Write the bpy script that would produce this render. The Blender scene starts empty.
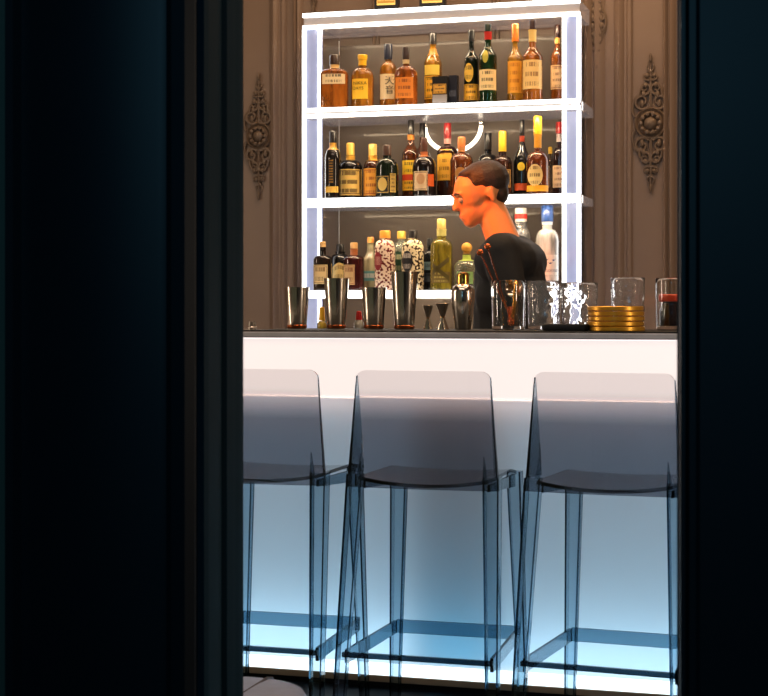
import bpy, bmesh, math, random
from mathutils import Vector, Matrix, Euler
random.seed(7)
scene = bpy.context.scene
col = scene.collection
PI = math.pi

# ------------------------------------------------------------------ camera model
F = 1600.0; TH = math.radians(16.3); HC = 1.18; CX = 384.0; HY = 308.0
CT, ST = math.cos(TH), math.sin(TH)

def xat(px, Y):
    """world X where the sight line of column px meets the plane y = Y"""
    u = (px - CX) / F
    return Y * (-ST + CT * u) / (CT + ST * u)

def sc(px, Y):
    """pixels per metre there"""
    u = (px - CX) / F
    return F * (CT + ST * u) / Y

def zat(py, px, Y):
    return HC + (HY - py) / sc(px, Y)

cam_d = bpy.data.cameras.new('camera')
cam = bpy.data.objects.new('camera', cam_d); col.objects.link(cam)
cam.location = (0, 0, HC)
cam.rotation_euler = (PI / 2, 0, TH)
cam_d.sensor_width = 36; cam_d.lens = F / 768 * 36
cam_d.shift_y = -(348 - HY) / 768
cam_d.clip_start = 0.05
cam_d.dof.use_dof = True; cam_d.dof.focus_distance = 5.3; cam_d.dof.aperture_fstop = 9
scene.camera = cam

scene.view_settings.view_transform = 'Standard'
scene.view_settings.look = 'None'

# ------------------------------------------------------------------ materials
def lin(c):
    return tuple(((x / 255) / 12.92 if x / 255 <= .04045 else ((x / 255 + .055) / 1.055) ** 2.4) for x in c) + (1,)

def mat(name, rgb, rough=.5, metal=0, trans=0, ior=1.45, emit=None, estr=0, noise=0, nscale=20, bump=0, coat=0, spec=.5, alpha=1, sub=0):
    m = bpy.data.materials.new(name); m.use_nodes = True
    nt = m.node_tree; b = nt.nodes['Principled BSDF']
    c = lin(rgb)
    b.inputs['Base Color'].default_value = c
    b.inputs['Roughness'].default_value = rough
    b.inputs['Metallic'].default_value = metal
    b.inputs['Transmission Weight'].default_value = trans
    b.inputs['IOR'].default_value = ior
    b.inputs['Coat Weight'].default_value = coat
    b.inputs['Specular IOR Level'].default_value = spec
    if emit:
        b.inputs['Emission Color'].default_value = lin(emit)
        b.inputs['Emission Strength'].default_value = estr
    if noise or bump:
        tc = nt.nodes.new('ShaderNodeTexCoord')
        n = nt.nodes.new('ShaderNodeTexNoise'); n.inputs['Scale'].default_value = nscale
        n.inputs['Detail'].default_value = 4
        nt.links.new(tc.outputs['Object'], n.inputs['Vector'])
        if noise:
            mx = nt.nodes.new('ShaderNodeMix'); mx.data_type = 'RGBA'
            mx.inputs['A'].default_value = tuple(max(0, x * (1 - noise)) for x in c[:3]) + (1,)
            mx.inputs['B'].default_value = tuple(min(1, x * (1 + noise)) for x in c[:3]) + (1,)
            nt.links.new(n.outputs['Fac'], mx.inputs['Factor'])
            nt.links.new(mx.outputs['Result'], b.inputs['Base Color'])
        if bump:
            bp = nt.nodes.new('ShaderNodeBump'); bp.inputs['Strength'].default_value = bump
            bp.inputs['Distance'].default_value = .01
            nt.links.new(n.outputs['Fac'], bp.inputs['Height'])
            nt.links.new(bp.outputs['Normal'], b.inputs['Normal'])
    return m

def emat(name, rgb, s):
    m = bpy.data.materials.new(name); m.use_nodes = True
    nt = m.node_tree; nt.nodes.clear()
    e = nt.nodes.new('ShaderNodeEmission'); o = nt.nodes.new('ShaderNodeOutputMaterial')
    e.inputs['Color'].default_value = lin(rgb); e.inputs['Strength'].default_value = s
    nt.links.new(e.outputs[0], o.inputs['Surface'])
    return m

_lab = {}
def label_mat(bg, ink, rows=4, border=True, dens=.5, gate=(.16, .84)):
    """paper printed with rows of tiny illegible print, from the label's own UV"""
    key = (bg, ink, rows, border, dens, gate)
    if key in _lab: return _lab[key]
    m = bpy.data.materials.new('label_paper'); m.use_nodes = True
    nt = m.node_tree; N = nt.nodes; L = nt.links; b = N['Principled BSDF']
    b.inputs['Roughness'].default_value = .55
    tc = N.new('ShaderNodeTexCoord'); sp = N.new('ShaderNodeSeparateXYZ'); L.new(tc.outputs['UV'], sp.inputs[0])
    def M(op, a, b_=None, c_=None):
        n = N.new('ShaderNodeMath'); n.operation = op
        for i, v in enumerate((a, b_, c_)):
            if v is None: continue
            if isinstance(v, (int, float)): n.inputs[i].default_value = v
            else: L.new(v, n.inputs[i])
        return n.outputs[0]
    u, v = sp.outputs[0], sp.outputs[1]
    fac = None
    if rows:
        r = M('MULTIPLY', v, rows); fr = M('FRACT', r); fl = M('FLOOR', r)
        band = M('MULTIPLY', M('GREATER_THAN', fr, .3), M('LESS_THAN', fr, .75))
        cmb = N.new('ShaderNodeCombineXYZ'); L.new(M('MULTIPLY', u, 9), cmb.inputs[0]); L.new(M('MULTIPLY', fl, 7.3), cmb.inputs[1])
        wn = N.new('ShaderNodeTexNoise'); wn.inputs['Scale'].default_value = 2.3; L.new(cmb.outputs[0], wn.inputs['Vector'])
        ch = M('GREATER_THAN', wn.outputs['Fac'], dens)
        ins = M('MULTIPLY', M('GREATER_THAN', u, gate[0]), M('LESS_THAN', u, gate[1]))
        fac = M('MULTIPLY', M('MULTIPLY', band, ch), ins)
    if border:
        e = M('MAXIMUM', M('ABSOLUTE', M('SUBTRACT', u, .5)), M('ABSOLUTE', M('SUBTRACT', v, .5)))
        ed = M('MULTIPLY', M('GREATER_THAN', e, .42), M('LESS_THAN', e, .46))
        fac = ed if fac is None else M('MAXIMUM', fac, ed)
    mx = N.new('ShaderNodeMix'); mx.data_type = 'RGBA'
    mx.inputs['A'].default_value = lin(bg); mx.inputs['B'].default_value = lin(ink)
    if fac is not None: L.new(M('MULTIPLY', fac, .8), mx.inputs['Factor'])
    else: mx.inputs['Factor'].default_value = 0
    L.new(mx.outputs['Result'], b.inputs['Base Color'])
    _lab[key] = m
    return m

_mc = {}
def cmat(rgb, rough=.35, metal=0, coat=.3):
    k = (rgb, rough, metal, coat)
    if k not in _mc: _mc[k] = mat('painted_cap', rgb, rough, metal, coat=coat)
    return _mc[k]
_gc = {}
def gmat(rgb, trans=.55, rough=.06):
    k = (rgb, trans, rough)
    if k not in _gc:
        m = mat('bottle_glass', rgb, rough, trans=trans, ior=1.4, coat=.7)
        nt = m.node_tree; bs = nt.nodes['Principled BSDF']; c = lin(rgb)
        lw = nt.nodes.new('ShaderNodeLayerWeight'); lw.inputs['Blend'].default_value = .42  # edge darkening and glassy light-dark variation painted into the colour
        tc = nt.nodes.new('ShaderNodeTexCoord'); mp = nt.nodes.new('ShaderNodeMapping'); mp.inputs['Scale'].default_value = (38, 38, 9)
        nz = nt.nodes.new('ShaderNodeTexNoise'); nz.inputs['Scale'].default_value = 1
        rp = nt.nodes.new('ShaderNodeValToRGB')
        rp.color_ramp.elements[0].position = .36; rp.color_ramp.elements[1].position = .68
        rp.color_ramp.elements[0].color = tuple(x * .45 for x in c[:3]) + (1,)
        rp.color_ramp.elements[1].color = tuple(min(1, x * 1.5 + .01) for x in c[:3]) + (1,)
        mx = nt.nodes.new('ShaderNodeMix'); mx.data_type = 'RGBA'
        mx.inputs['B'].default_value = tuple(x * .22 for x in c[:3]) + (1,)
        nt.links.new(tc.outputs['Object'], mp.inputs['Vector']); nt.links.new(mp.outputs[0], nz.inputs['Vector'])
        nt.links.new(nz.outputs['Fac'], rp.inputs['Fac']); nt.links.new(rp.outputs['Color'], mx.inputs['A'])
        nt.links.new(lw.outputs['Facing'], mx.inputs['Factor']); nt.links.new(mx.outputs['Result'], bs.inputs['Base Color'])
        _gc[k] = m
    return _gc[k]

# ------------------------------------------------------------------ mesh builder
class MB:
    def __init__(s): s.v = []; s.f = []; s.uv = None; s.mi = []
    def add(s, vs, fs, M=None, mi=0):
        o = len(s.v)
        s.v += [tuple(M @ Vector(p)) if M else tuple(p) for p in vs]
        s.f += [tuple(i + o for i in f) for f in fs]; s.mi += [mi] * len(fs)
        return s
    def box(s, x0, x1, y0, y1, z0, z1, M=None, mi=0):
        vs = [(x, y, z) for z in (z0, z1) for y in (y0, y1) for x in (x0, x1)]
        return s.add(vs, [(0, 2, 3, 1), (4, 5, 7, 6), (0, 1, 5, 4), (2, 6, 7, 3), (0, 4, 6, 2), (1, 3, 7, 5)], M, mi)
    def hexa(s, lo, hi, M=None):
        """lo, hi: two quads (ccw seen from above) joined"""
        n = len(lo)
        fs = [tuple(reversed(range(n))), tuple(range(n, 2 * n))] + [(i, (i + 1) % n, n + (i + 1) % n, n + i) for i in range(n)]
        return s.add(list(lo) + list(hi), fs, M)
    def prism(s, poly, y0, y1, M=None):
        """polygon in xz extruded along y"""
        n = len(poly)
        vs = [(x, y0, z) for x, z in poly] + [(x, y1, z) for x, z in poly]
        fs = [tuple(range(n)), tuple(reversed(range(n, 2 * n)))] + [(i, n + i, n + (i + 1) % n, (i + 1) % n) for i in range(n)]
        return s.add(vs, fs, M)
    def lathe(s, prof, n=24, M=None, ex=None, dr=1.0, cap=(True, True)):
        """prof: (r, z) list upward; ex: superellipse exponent per ring"""
        vs = []; fs = []
        for k, (r, z) in enumerate(prof):
            e = 2 / (ex[k] if ex else 2); d = (dr[k] if isinstance(dr, list) else dr)
            for i in range(n):
                a = 2 * PI * i / n; c, q = math.cos(a), math.sin(a)
                vs.append((r * math.copysign(abs(c) ** e, c), r * d * math.copysign(abs(q) ** e, q), z))
        for k in range(len(prof) - 1):
            for i in range(n):
                j = (i + 1) % n
                fs.append((k * n + i, k * n + j, (k + 1) * n + j, (k + 1) * n + i))
        if cap[0]: fs.append(tuple(reversed(range(n))))
        if cap[1]: fs.append(tuple(range((len(prof) - 1) * n, len(prof) * n)))
        return s.add(vs, fs, M)
    def tube(s, pts, rad, n=8, closed=False, flat=1.0):
        pts = [Vector(p) for p in pts]; m = len(pts)
        rads = rad if isinstance(rad, (list, tuple)) else [rad] * m
        vs = []; fs = []; up = None
        for k, p in enumerate(pts):
            a = pts[(k - 1) % m] if (closed or k > 0) else p
            b = pts[(k + 1) % m] if (closed or k < m - 1) else p
            t = (b - a).normalized()
            if up is None:
                up = Vector((0, 0, 1)) if abs(t.z) < .9 else Vector((0, 1, 0))
            x = up - t * up.dot(t)
            if x.length < 1e-6: x = t.orthogonal()
            x.normalize(); y = t.cross(x); up = x
            for i in range(n):
                a_ = 2 * PI * i / n
                vs.append(p + (x * math.cos(a_) + y * math.sin(a_) * flat) * rads[k])
        for k in range(m if closed else m - 1):
            q = (k + 1) % m
            for i in range(n):
                j = (i + 1) % n
                fs.append((k * n + i, k * n + j, q * n + j, q * n + i))
        if not closed:
            fs.append(tuple(reversed(range(n)))); fs.append(tuple(range((m - 1) * n, m * n)))
        return s.add(vs, fs)
    def ball(s, c, r, M=None, n=12, h=8):
        r = r if isinstance(r, (tuple, list)) else (r, r, r)
        vs = [(c[0], c[1], c[2] - r[2])]
        for k in range(1, h):
            f = PI * k / h - PI / 2
            for i in range(n):
                a = 2 * PI * i / n
                vs.append((c[0] + r[0] * math.cos(f) * math.cos(a), c[1] + r[1] * math.cos(f) * math.sin(a), c[2] + r[2] * math.sin(f)))
        vs.append((c[0], c[1], c[2] + r[2])); L = len(vs) - 1
        fs = [(0, 1 + (i + 1) % n, 1 + i) for i in range(n)]
        for k in range(h - 2):
            for i in range(n):
                j = (i + 1) % n; o = 1 + k * n
                fs.append((o + i, o + j, o + n + j, o + n + i))
        o = 1 + (h - 2) * n
        fs += [(o + i, o + (i + 1) % n, L) for i in range(n)]
        return s.add(vs, fs, M)
    def build(s, name, m, parent=None, smooth=35, bevel=0, fix=True):
        me = bpy.data.meshes.new(name)
        me.from_pydata([tuple(v) for v in s.v], [], s.f)
        for mm in (m if isinstance(m, (list, tuple)) else [m]): me.materials.append(mm)
        if any(s.mi):
            for p, i in zip(me.polygons, s.mi): p.material_index = i
        if s.uv:
            ul = me.uv_layers.new(name='UVMap')
            for lp in me.loops: ul.data[lp.index].uv = s.uv[lp.vertex_index]
        if fix or bevel:
            bm = bmesh.new(); bm.from_mesh(me)
            if bevel:
                bmesh.ops.bevel(bm, geom=list(bm.edges), offset=bevel, segments=2, affect='EDGES', clamp_overlap=True)
            if fix: bmesh.ops.recalc_face_normals(bm, faces=list(bm.faces))
            bm.to_mesh(me); bm.free()
        if smooth:
            me.shade_smooth(); me.set_sharp_from_angle(angle=math.radians(smooth))
        o = bpy.data.objects.new(name, me); col.objects.link(o)
        if parent: o.parent = parent
        return o

def tag(o, label, cat, group=None):
    o['label'] = label; o['category'] = cat
    if group: o['group'] = group
    return o
def thing(name, label, cat, loc=(0, 0, 0), rz=0, group=None):
    o = bpy.data.objects.new(name, None); col.objects.link(o)
    o.location = loc; o.rotation_euler = (0, 0, rz); o.empty_display_size = .05
    return tag(o, label, cat, group)
def struct(o):
    o['kind'] = 'structure'; return o
def facing(x, y, k=.6):
    return k * math.atan2(-x, y)

# ------------------------------------------------------------------ common materials
LED = emat('led_white', (255, 252, 246), 5.0)
LEDW = emat('led_warm', (255, 240, 215), 4.0)
WALL = mat('taupe_lacquer_panelling', (124, 106, 93), .42, noise=.10, nscale=6, bump=.03)
CARVE = mat('carved_plaster', (104, 88, 74), .5, noise=.25, nscale=60, bump=.1)
DARK = mat('dark_teal_paint', (17, 30, 39), .45, noise=.12, nscale=5)
DARK2 = mat('dark_teal_jamb_paint', (9, 42, 56), .6, noise=.12, nscale=5, spec=.08)
FLOOR = mat('dark_floor', (24, 24, 26), .35, noise=.3, nscale=8)
CEIL = mat('ceiling_plaster', (60, 56, 52), .8, noise=.1)
STEEL = mat('brushed_steel', (215, 210, 202), .2, 1.0, noise=.04, nscale=30)
STEELD = mat('polished_steel', (214, 204, 190), .17, 1.0, noise=.04, nscale=30)
GOLD = mat('gold_metal', (226, 170, 84), .18, 1.0, noise=.05)
COPPER = mat('copper_metal', (214, 120, 70), .22, 1.0, noise=.05)
CLEAR = mat('clear_glass', (250, 252, 252), .0, trans=1, ior=1.45, spec=.5)
RUBBER = mat('black_rubber', (14, 14, 15), .6, noise=.2, nscale=80)

def area(name, loc, rot, sx, sy, energy, rgb, spread=180):
    l = bpy.data.lights.new(name, 'AREA'); l.shape = 'RECTANGLE'; l.size = sx; l.size_y = sy
    l.energy = energy; l.color = lin(rgb)[:3]; l.spread = math.radians(spread)
    o = bpy.data.objects.new(name, l); col.objects.link(o)
    o.location = loc; o.rotation_euler = rot
    return o

# ------------------------------------------------------------------ room
YW = 6.44          # back wall
YF0, YF1 = 2.60, 2.825
XL, XR = -3.7, 1.2
ZC = 3.3
YB = -.9
struct(MB().box(XL, XR, YB, YW + .15, -.08, 0).build('floor', FLOOR))
struct(MB().box(XL, XR, YB, YW + .15, ZC, ZC + .08).build('ceiling', CEIL))
struct(MB().box(XL, XR, YW, YW + .15, 0, ZC).build('wall_back', WALL))
struct(MB().box(XL - .1, XL, YB, YW + .15, 0, ZC).build('wall_left', WALL))
struct(MB().box(XR, XR + .1, YB, YW + .15, 0, ZC).build('wall_right', WALL))
struct(MB().box(XL, XR, YB - .1, YB, 0, ZC).build('wall_rear', DARK))

# panel mouldings of the back wall (vertical profiled strips)
n_trim = [0]
def next_trim():
    n_trim[0] += 1; return 'trim_%d' % n_trim[0]
def moulding(p0, p1, prof, z0=.0, z1=ZC, m=None):
    """vertical strip on the back wall between pixel columns; prof (u 0..1, depth)"""
    x0, x1 = xat(p0, YW), xat(p1, YW)
    pts = [(x0 + u * (x1 - x0), YW - d) for u, d in prof]
    lo = [(x0, YW + .001, z0)] + [(x, y, z0) for x, y in pts] + [(x1, YW + .001, z0)]
    hi = [(x, y, z1) for x, y, _ in lo]
    return struct(MB().hexa(lo, hi).build(next_trim(), m or WALL, smooth=30))
OGEE = [(0, .004), (.08, .022), (.22, .03), (.35, .022), (.42, .010), (.5, .010), (.56, .022), (.75, .018), (.92, .008), (1, .003)]
BEAD = [(0, .004), (.15, .018), (.3, .024), (.45, .018), (.55, .006), (.65, .006), (.75, .014), (.9, .012), (1, .003)]
FLAT = [(0, .012), (.06, .022), (.94, .022), (1, .012)]
for a, b, pr in [(228, 243, OGEE), (270, 287, BEAD), (294, 303, OGEE), (583, 605, OGEE), (614, 633, BEAD), (663, 676, OGEE), (372, 380, BEAD), (492, 500, BEAD), (690, 705, BEAD), (205, 215, BEAD)]:
    moulding(a, b, pr)
# narrow backing panel strip and the skirting
struct(MB().box(XL, XR, YW - .025, YW + .001, 0, .16).build('baseboard_back', WALL, bevel=.004))

# ---- carved ornaments on the panels
def spiral(cx, cz, r0, r1, a0, turns, s=1, n=26):
    pts = []
    for i in range(n):
        t = i / (n - 1); a = a0 + s * turns * 2 * PI * t; r = r0 + (r1 - r0) * t
        pts.append((cx + r * math.cos(a), cz + r * math.sin(a)))
    return pts
def carved(px, py, wpx, hpx, label, part='full'):
    X = xat(px, YW - .03); k = 1 / sc(px, YW)
    Z = zat(py, px, YW - .02); W = wpx * k / 2; H = hpx * k / 2
    t = thing('wall_ornament', label, 'wall ornament', (X, YW, Z), 0, None)
    sw = MB()
    def tb(pts, r0, r1, d=.010):
        n = len(pts)
        sw.tube([(x, -d, z) for x, z in pts], [r0 + (r1 - r0) * i / (n - 1) for i in range(n)], 6)
    R = W * 1.0
    if part == 'full':
        ro = MB()
        prof = [(R * .93, 0), (R * .96, .010), (R * .88, .018), (R * .8, .012), (R * .74, .008), (R * .66, .020), (R * .58, .026), (R * .5, .016), (R * .42, .010), (R * .34, .022), (R * .2, .03), (.002, .033)]
        ro.lathe(prof, 28, Matrix.Rotation(PI / 2, 4, 'X'))
        for i in range(10):
            a = 2 * PI * i / 10
            ro.ball((R * .55 * math.cos(a), -.024, R * .55 * math.sin(a)), (R * .13, .006, R * .13), n=8, h=5)
        ro.build('rosette', CARVE, t)
    for sz in (1, -1):
        for sx in (1, -1):
            z0 = R * .9 if part == 'full' else 0
            hh = H - z0
            tb([(sx * p[0], sz * p[1]) for p in spiral(W * .5, z0 + hh * .12, W * .5, W * .1, -PI * .8, 1.3)], .0075, .004)
            tb([(sx * p[0], sz * p[1]) for p in spiral(W * .33, z0 + hh * .36, W * .36, W * .08, -PI * .5, 1.2, -1)], .0065, .0035)
            tb([(sx * p[0], sz * p[1]) for p in spiral(W * .2, z0 + hh * .58, W * .24, W * .05, -PI * .7, 1.1)], .0055, .003)
            tb([(sx * W * .95, sz * (z0 - R * .5)), (sx * W * 1.08, sz * (z0 - R * .1)), (sx * W * .98, sz * (z0 + hh * .16)), (sx * W * .7, sz * (z0 + hh * .26))], .006, .003)
            tb([(sx * W * .7, sz * (z0 + hh * .2)), (sx * W * .62, sz * (z0 + hh * .34)), (sx * W * .3, sz * (z0 + hh * .44))], .006, .003)
            tb([(sx * .002, sz * (z0 + hh * .66)), (sx * W * .22, sz * (z0 + hh * .74)), (sx * W * .08, sz * (z0 + hh * .86))], .005, .002)
            for q in range(4):
                sw.ball((sx * W * (.5 - .1 * q), -.010, sz * (z0 + hh * (.08 + .17 * q))), (.010, .010, .016 - .002 * q), n=7, h=5)
        tb([(0, sz * (R * .9 if part == 'full' else 0)), (0, sz * H * .8), (0, sz * H)], .006, .002)
        sw.ball((0, -.012, sz * H * .93), (.007, .010, .018), n=7, h=5)
    sw.build('scrollwork', CARVE, t)
    return t
carved(257, 136, 29, 128, 'carved rosette with scrollwork on the wall panel left of the shelves')
carved(650, 123, 34, 140, 'carved rosette with scrollwork on the wall panel right of the shelves')
carved(596, 22, 17, 96, 'narrow carved leaf drop beside the top right corner of the shelves', 'drop')
carved(312, -36, 26, 96, 'carved leaf drop showing just above the top left corner of the shelves', 'drop')

# ------------------------------------------------------------------ doorway in front
xl = xat(195, YF0); xr = xat(677, YF0)
struct(MB().box(XL, xl, YF0, YF1, 0, ZC).build('wall_front', mat('grey_green_wall_paint', (86, 100, 90), .6, noise=.1)))
struct(MB().box(xr, XR, YF0, YF1, 0, ZC).build('wall_front_right', DARK))
struct(MB().box(xl, xr, YF0, YF1, 2.75, ZC).build('wall_front_header', DARK))
def vstrip(pts, m=DARK, z0=0, z1=2.75, name=None):
    lo = [(x, y, z0) for x, y in pts]; hi = [(x, y, z1) for x, y in pts]
    return struct(MB().hexa(lo, hi).build(name or next_trim(), m, smooth=30))
def casing(x0, x1, m=DARK, e=1, prof=None, y=YF0):
    prof = prof or [(0, .004), (.03, .022), (.07, .022), (.10, .010), (.16, .010), (.2, .016), (.82, .016), (.86, .010), (.9, .022), (.97, .024), (1, .006)]
    pts = [(x0, y + .001)] + [(x0 + u * (x1 - x0), y - d) for u, d in prof] + [(x1, y + .001)]
    return vstrip(pts, m)
casing(xat(6, YF0), xat(196, YF0))
casing(xat(679, YF0), xat(790, YF0))
# reveal of the left jamb: a stop and two beads running up it
def reveal(x, pr, m):
    pts = [(x - .001, pr[0][0])] + [(x + d, y) for y, d in pr] + [(x - .001, pr[-1][0])]
    return vstrip(pts, m)
reveal(xl, [(YF0 + .005, .003), (YF0 + .012, .012), (YF0 + .028, .014), (YF0 + .04, .006), (YF0 + .10, .006), (YF0 + .115, .003)], DARK2)
reveal(xl, [(YF0 + .115, .002), (YF0 + .125, .010), (YF0 + .15, .012), (YF0 + .16, .004), (YF0 + .19, .004), (YF0 + .20, .006), (YF0 + .222, .004)], DARK2)

# ------------------------------------------------------------------ bar
YBAR = 4.68
BX0, BX1 = -2.75, .55
ZT = 1.106
t = thing('bar_counter', 'bar counter with a white backlit front above a blue lit lower panel', 'bar counter', ((BX0 + BX1) / 2, YBAR + .3, 0))
ox, oy = -(BX0 + BX1) / 2, -(YBAR + .3)
def barbox(x0, x1, y0, y1, z0, z1, name, m, bevel=0, par=None):
    return MB().box(x0 + ox, x1 + ox, y0 + oy, y1 + oy, z0, z1).build(name, m, par or t, bevel=bevel)
STONE = mat('grey_polished_stone', (206, 206, 214), .2, noise=.25, nscale=14, coat=.5)
barbox(BX0, BX1, YBAR - .012, YBAR + .62, ZT - .018, ZT, 'counter_top', STONE, .003)
PANEL = mat('white_lit_acrylic', (236, 228, 226), .35, emit=(255, 242, 238), estr=.84)
barbox(BX0, BX1, YBAR, YBAR + .05, .9085, ZT - .018, 'upper_panel', PANEL, .003)
# lower translucent sheet lit from the cavity behind it
tm = bpy.data.materials.new('opal_acrylic_sheet'); tm.use_nodes = True
nt = tm.node_tree; nt.nodes.clear()
d_ = nt.nodes.new('ShaderNodeBsdfDiffuse'); d_.inputs['Color'].default_value = (.46, .43, .42, 1)
tr_ = nt.nodes.new('ShaderNodeBsdfTranslucent'); tr_.inputs['Color'].default_value = (.85, .88, .9, 1)
mx_ = nt.nodes.new('ShaderNodeMixShader'); mx_.inputs[0].default_value = .6
gl_ = nt.nodes.new('ShaderNodeBsdfGlossy'); gl_.inputs['Roughness'].default_value = .25
mg_ = nt.nodes.new('ShaderNodeMixShader'); mg_.inputs[0].default_value = .04
o_ = nt.nodes.new('ShaderNodeOutputMaterial')
nt.links.new(d_.outputs[0], mx_.inputs[1]); nt.links.new(tr_.outputs[0], mx_.inputs[2])
nt.links.new(mx_.outputs[0], mg_.inputs[1]); nt.links.new(gl_.outputs[0], mg_.inputs[2])
nt.links.new(mg_.outputs[0], o_.inputs['Surface'])
YP = YBAR + .06
MB().add([(BX0 + ox, YP + oy, .085), (BX1 + ox, YP + oy, .085), (BX1 + ox, YP + oy, .9085), (BX0 + ox, YP + oy, .9085)], [(0, 1, 2, 3)]).build('lower_panel', tm, t, fix=False)
WHITE = mat('white_laminate', (220, 222, 224), .6, noise=.03)
barbox(BX0, BX1, YBAR + .46, YBAR + .48, .0, ZT - .018, 'rear_panel', WHITE)
barbox(BX0, BX1, YBAR + .05, YBAR + .46, .9, .915, 'cavity_top', WHITE)
barbox(BX0, BX0 + .02, YBAR + .05, YBAR + .46, .0, .9, 'end_panel', WHITE)
barbox(BX1 - .02, BX1, YBAR + .05, YBAR + .46, .0, .9, 'end_panel', WHITE)
barbox(BX0, BX1, YBAR + .035, YBAR + .075, .052, .083, 'light_strip', emat('led_cool', (225, 245, 255), 2.2))
barbox(BX0, BX1, YBAR + .03, YBAR + .085, .032, .052, 'base_rail', mat('champagne_rail', (176, 160, 138), .4, .2, noise=.06), .002)
barbox(BX0, BX1, YBAR + .10, YBAR + .46, .0, .032, 'plinth', RUBBER)

for xd in (-1.29, -1.02):
    barbox(xd - .006, xd + .006, YP + .05, YBAR + .455, .033, .899, 'light_baffle', WHITE)  # unseen partitions added so the middle bay of the panel stays dim
area('overhang_fill', ((BX0 + BX1) / 2, YBAR + .016, .9), (math.radians(32), 0, 0), BX1 - BX0 - .1, .02, 2.0, (255, 218, 200))  # added lamp, strengthens the upper panel's glow on the lower sheet
# LED battens inside the bar cavity, pointing up
for (a, b, e) in [(BX0 + .1, -1.31, 4.9), (-1.27, -1.04, .5), (-1.0, BX1 - .1, 5.2)]:
    area('cavity_light', ((a + b) / 2, YBAR + .17, .06), (PI, 0, 0), b - a, .08, e, (176, 222, 250) if e > 1 else (90, 190, 240))

# ------------------------------------------------------------------ bar stools
def acrylic(name, rgb, rgb2=None, z0=.80, z1=.98):
    m = bpy.data.materials.new(name); m.use_nodes = True
    nt = m.node_tree; b = nt.nodes['Principled BSDF']
    b.inputs['Base Color'].default_value = lin(rgb)
    b.inputs['Roughness'].default_value = .0
    b.inputs['Transmission Weight'].default_value = 1
    b.inputs['IOR'].default_value = 1.42
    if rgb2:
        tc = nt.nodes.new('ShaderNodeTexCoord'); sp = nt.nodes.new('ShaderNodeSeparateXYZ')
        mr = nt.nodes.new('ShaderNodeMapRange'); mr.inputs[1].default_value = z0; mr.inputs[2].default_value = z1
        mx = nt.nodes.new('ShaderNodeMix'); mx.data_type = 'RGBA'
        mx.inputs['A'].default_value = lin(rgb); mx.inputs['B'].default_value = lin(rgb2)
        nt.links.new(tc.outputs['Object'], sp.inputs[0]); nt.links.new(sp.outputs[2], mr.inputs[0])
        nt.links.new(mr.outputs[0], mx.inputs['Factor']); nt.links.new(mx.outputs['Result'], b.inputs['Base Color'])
    return m
def absorb(m, density, rgb):
    nt = m.node_tree; v = nt.nodes.new('ShaderNodeVolumeAbsorption')
    v.inputs['Color'].default_value = rgb + (1,); v.inputs['Density'].default_value = density
    nt.links.new(v.outputs[0], nt.nodes['Material Output'].inputs['Volume']); return m
AC_BACK = absorb(acrylic('smoky_acrylic_back_shaded', (166, 165, 172), (244, 240, 240), .88, .965), 30, (.45, .5, .55))  # darker lower tint paints in the shade of the bar front behind
AC_LEG = absorb(acrylic('smoky_acrylic_leg', (250, 252, 254)), 170, (.14, .40, .52))
AC_SEAT = acrylic('smoky_acrylic_seat', (150, 146, 148))
AC_RAIL = absorb(acrylic('smoky_acrylic_rail', (248, 252, 254)), 200, (.14, .40, .52))
AC_EDGE = absorb(acrylic('smoky_acrylic_bar', (220, 226, 230)), 330, (.14, .30, .38))
YS = 4.10

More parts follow.
